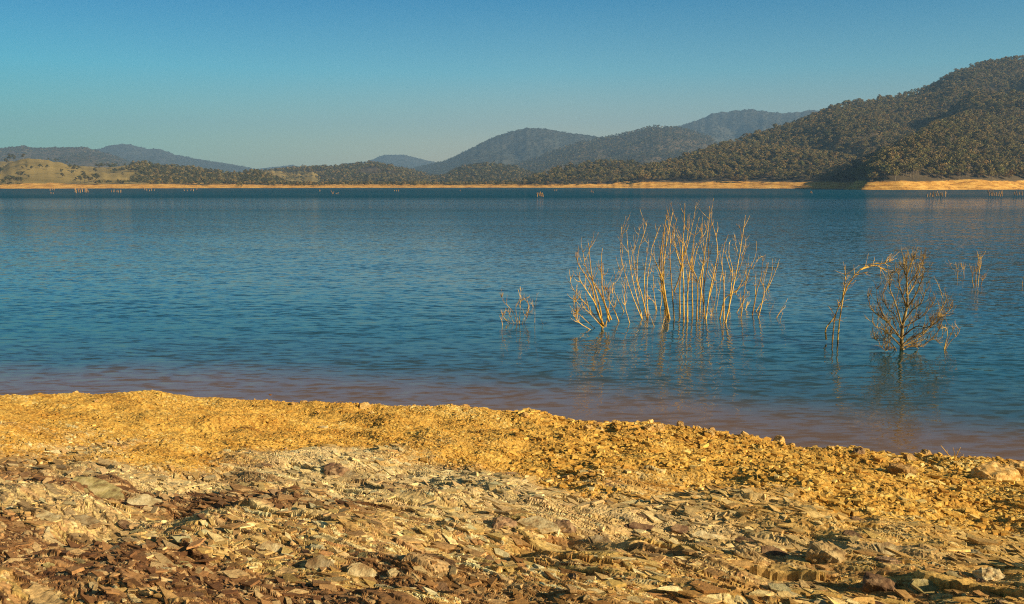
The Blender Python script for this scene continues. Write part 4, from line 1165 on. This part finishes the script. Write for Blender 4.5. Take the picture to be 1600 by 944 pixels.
# two small rocks standing in the shallow water
for u, v, w, lab in ((668, 634, 7, 'small round brown rock in the shallows left of the two flat ones'), (686, 639, 14, 'low brown rock breaking the water close to the shore'), (422, 617, 5, 'tiny dark rock in the shallows beyond the rusty clump')):
    p = on_z(u, v, 0.0); sz = 0.5 * w * p[1] / F
    o = bpy.data.objects.new('stone', mat_copy(chunk_meshes[3], m_st_rust)); COL.objects.link(o)
    o.location = (p[0], p[1], 0.0); o.scale = (sz, sz, sz); tag(o, lab, 'stone')

# further stones that nothing tells apart
kinds = {
    'gold': ('chunky golden stone along the crest of the shore', 'golden stones along the shore crest', 'stone', m_st_gold, chunk_meshes),
    'pale': ('pale angular shale slab bedded in the foreground outcrop', 'pale shale slabs of the outcrop', 'slab', m_st_pale, slab_meshes),
    'brown': ('dark brown angular shale slab bedded in the foreground outcrop', 'brown shale slabs of the outcrop', 'slab', m_st_brown, slab_meshes),
    'olive': ('olive grey angular shale slab bedded in the foreground outcrop', 'olive shale slabs of the outcrop', 'slab', m_st_olive, slab_meshes)}
count = 0; target_n = 300
while count < target_n - len(landmarks):
    if count < 110:
        u = rs.uniform(-20, 1620); x = (u - CX) / F * rs.uniform(18, 23)
        ys_ = float(y_shore(np.array([x]))[0]); y = ys_ - abs(rs.normal(0.2, 1.1)) - 0.15
        key = 'gold'; size = (0.04 + 0.13 * rs.random() ** 2.2) * (1.0 if u > 700 else 0.6); rot = tuple(rs.uniform(-0.5, 0.5, 3) + np.array([0, 0, rs.uniform(0, 6)]))
        if u < 350 and rs.random() < 0.8: continue
    else:
        r = rs.uniform(4.6, 13) ; aa = rs.uniform(-0.55, 0.55); x = r * math.sin(aa); y = r * math.cos(aa)
        o_ = float(outcrop(np.array([x]), np.array([y]), y_shore(np.array([x])))[0])
        if o_ < rs.uniform(0.2, 0.9): continue
        key = rs.choice(['pale', 'brown', 'olive'], p=[0.38, 0.37, 0.25])
        size = rs.uniform(0.045, 0.12) * (0.6 + r * 0.06)
        rot = (rs.uniform(-0.1, 0.6), rs.uniform(-0.3, 0.3), -0.64 + rs.normal(0, 0.25))
    if any((x - a) ** 2 + (y - b_) ** 2 < (size * 0.8 + c_ * 0.9) ** 2 for a, b_, c_ in taken): continue
    lab, grp, cat, mat, meshes = kinds[key]
    put_stone('stone' if key == 'gold' else 'flat_rock', meshes[int(rs.integers(0, 9))], mat, x, y, size, rot, lab, cat, grp, dz=size * (0.10 if key == 'gold' else -0.12))
    taken.append((x, y, size)); count += 1

# the uncountable rest: loose chips and rubble
def build_rubble(N=170000):
    rg = np.random.default_rng(77)
    a = rg.uniform(-0.62, 0.62, N); r = 4.3 + (rg.uniform(0, 1, N) ** 0.85) * 21
    x = r * np.sin(a); y = r * np.cos(a); ys = y_shore(x)
    pn = fbm(x * 0.7, y * 0.7, 3, 201)
    smooth_ = sstep(-2, -7, x) * sstep(9, 5, ys - y) * 0.6
    keep = (y < ys + 0.05) & (rg.uniform(0, 1, N) < 0.75 + 0.9 * pn - smooth_ - 0.12 - outcrop(x, y, ys) * (0.20 - 0.5 * pn))
    x, y, r, ys = x[keep], y[keep], r[keep], ys[keep]
    n = len(x)
    out = outcrop(x, y, ys)
    R = rg.uniform(0, 1, n); G = rg.uniform(0, 1, n)
    z = surf(x, y)
    col = bank_color(x, y, ys, R, G, out) * rg.uniform(0.85, 1.2, (n, 1))
    size = np.where(out > 0.5, 0.008 + 0.055 * rg.uniform(0, 1, n) ** 6.0, 0.006 + np.where(x > 0, 0.050, 0.022) * rg.uniform(0, 1, n) ** 7.0) * (0.62 + 0.045 * r)
    K = 4   # angular outlines
    ang = np.linspace(0, 2 * np.pi, K, endpoint=False)[None] + rg.uniform(-0.62, 0.62, (n, K))
    rad = rg.uniform(0.5, 1.15, (n, K))
    elong = np.where(out > 0.5, rg.uniform(1.3, 3.6, n), rg.uniform(1.0, 1.9, n))[:, None]
    px = np.cos(ang) * rad * elong * size[:, None]; py = np.sin(ang) * rad * size[:, None]
    th = np.where(out > 0.5, rg.uniform(0.08, 0.26, n), rg.uniform(0.18, 0.5, n)) * size
    rot = -0.60 + rg.normal(0, 0.38, n) + np.where(out > 0.5, 0, rg.uniform(0, 3, n))
    tilt = rg.normal(0.10, 0.18, n); tilt2 = rg.normal(0, 0.13, n)
    cr, sr = np.cos(rot)[:, None], np.sin(rot)[:, None]
    def place(lx, ly, lz):
        ly2 = ly * np.cos(tilt)[:, None] - lz * np.sin(tilt)[:, None]; lz2 = ly * np.sin(tilt)[:, None] + lz * np.cos(tilt)[:, None]
        lx2 = lx * np.cos(tilt2)[:, None] + lz2 * np.sin(tilt2)[:, None]; lz3 = -lx * np.sin(tilt2)[:, None] + lz2 * np.cos(tilt2)[:, None]
        return np.stack([x[:, None] + lx2 * cr - ly2 * sr, y[:, None] + lx2 * sr + ly2 * cr, z[:, None] + lz3 + 0.6 * th[:, None]], -1)
    top = place(px * 0.97, py * 0.95, np.repeat(th[:, None], K, 1)); bot = place(px, py, np.repeat(-th[:, None] * 0.8, K, 1))
    V = np.concatenate([top, bot], 1).reshape(-1, 3)
    b0 = (np.arange(n) * 2 * K)[:, None]
    quads = []
    for k in range(K):
        k2 = (k + 1) % K
        quads.append(np.concatenate([b0 + k2, b0 + k, b0 + K + k, b0 + K + k2], 1))
    quads.append(np.concatenate([b0, b0 + 1, b0 + 2, b0 + 3], 1))
    Q = np.concatenate(quads)
    me = quads_mesh('rubble', V, Q)
    o = finish('rubble', me, rock_ground_material(), colors=np.repeat(col, 2 * K, 0))
    tag(o, 'loose shale chips and golden rubble strewn over the bank', 'rubble', kind='stuff')
build_rubble()

# ------------------------------------------------------------------ small plants on the bank
def shore_twig(u, v, paths, label, name='dead_twig', cat='twig', r=0.012, nt=2, tl=0.1, mat=None):
    x, y = ground_hit(u, v); z = float(surf(np.array([x]), np.array([y]))[0])
    e = bpy.data.objects.new(name, None); COL.objects.link(e); e.location = (x, y, z); tag(e, label, cat)
    for path in paths:
        T = Tubes(); s_ = y / F
        W = [np.array([du * s_, rs.uniform(-0.05, 0.05), -dv * s_]) for du, dv in path]; W[0][2] -= 0.06
        q = spline(W, 0.04)
        T.tube(q, r, r * 0.4, 5)
        if nt: twigs(T, q, nt, tl, r * 0.4, 0.5)
        T.obj('stem', mat or m_wood, e)
shore_twig(1491, 722, [[(0, 0), (-8, -8), (-22, -25)], [(0, 0), (1, -10), (-3, -22)], [(0, -2), (6, -10), (9, -22)], [(0, -3), (8, -6), (12, -6)]], 'bleached forked twig standing on the shore at right')
shore_twig(1281, 696, [[(0, 0), (0, -8), (2, -16)], [(1, 0), (4, -7), (5, -14)], [(-2, 0), (-3, -9), (-2, -13)]], 'tiny dry stalks on the shore left of the pointed stone', 'dry_stalk', 'plant', 0.006, 0)
shore_twig(524, 637, [[(0, 0), (-2, -5), (-4, -9)], [(2, 0), (3, -6), (3, -10)], [(3, 0), (6, -5), (9, -9)], [(0, 0), (0, -6), (2, -9)]], 'tuft of dry stalks left of the blocky golden boulder', 'dry_stalk', 'plant', 0.008, 0)
shore_twig(1248, 692, [[(0, 0), (0, -6), (-1, -12)]], 'single dry stalk at the water edge right of the orange boulder', 'dry_stalk', 'plant', 0.006, 0)

# ------------------------------------------------------------------ haze
def build_haze():
    x0, x1, y0, y1, z0, z1 = -11000, 11000, -10900, 11000, -6.5, 760
    v = [(x0, y0, z0), (x1, y0, z0), (x1, y1, z0), (x0, y1, z0), (x0, y0, z1), (x1, y0, z1), (x1, y1, z1), (x0, y1, z1)]
    f = [(0, 3, 2, 1), (4, 5, 6, 7), (0, 1, 5, 4), (1, 2, 6, 5), (2, 3, 7, 6), (3, 0, 4, 7)]
    m = bpy.data.materials.new('haze'); m.use_nodes = True
    nt = m.node_tree; nt.nodes.clear()
    out = nt.nodes.new('ShaderNodeOutputMaterial'); pv = nt.nodes.new('ShaderNodeVolumePrincipled')
    pv.inputs['Color'].default_value = (0.33, 0.60, 1.0, 1); pv.inputs['Density'].default_value = 1.0e-4; pv.inputs['Anisotropy'].default_value = 0.0
    nt.links.new(pv.outputs[0], out.inputs['Volume'])
    o = mesh_obj('haze', v, f, m); tag(o, kind='stuff')
build_haze()
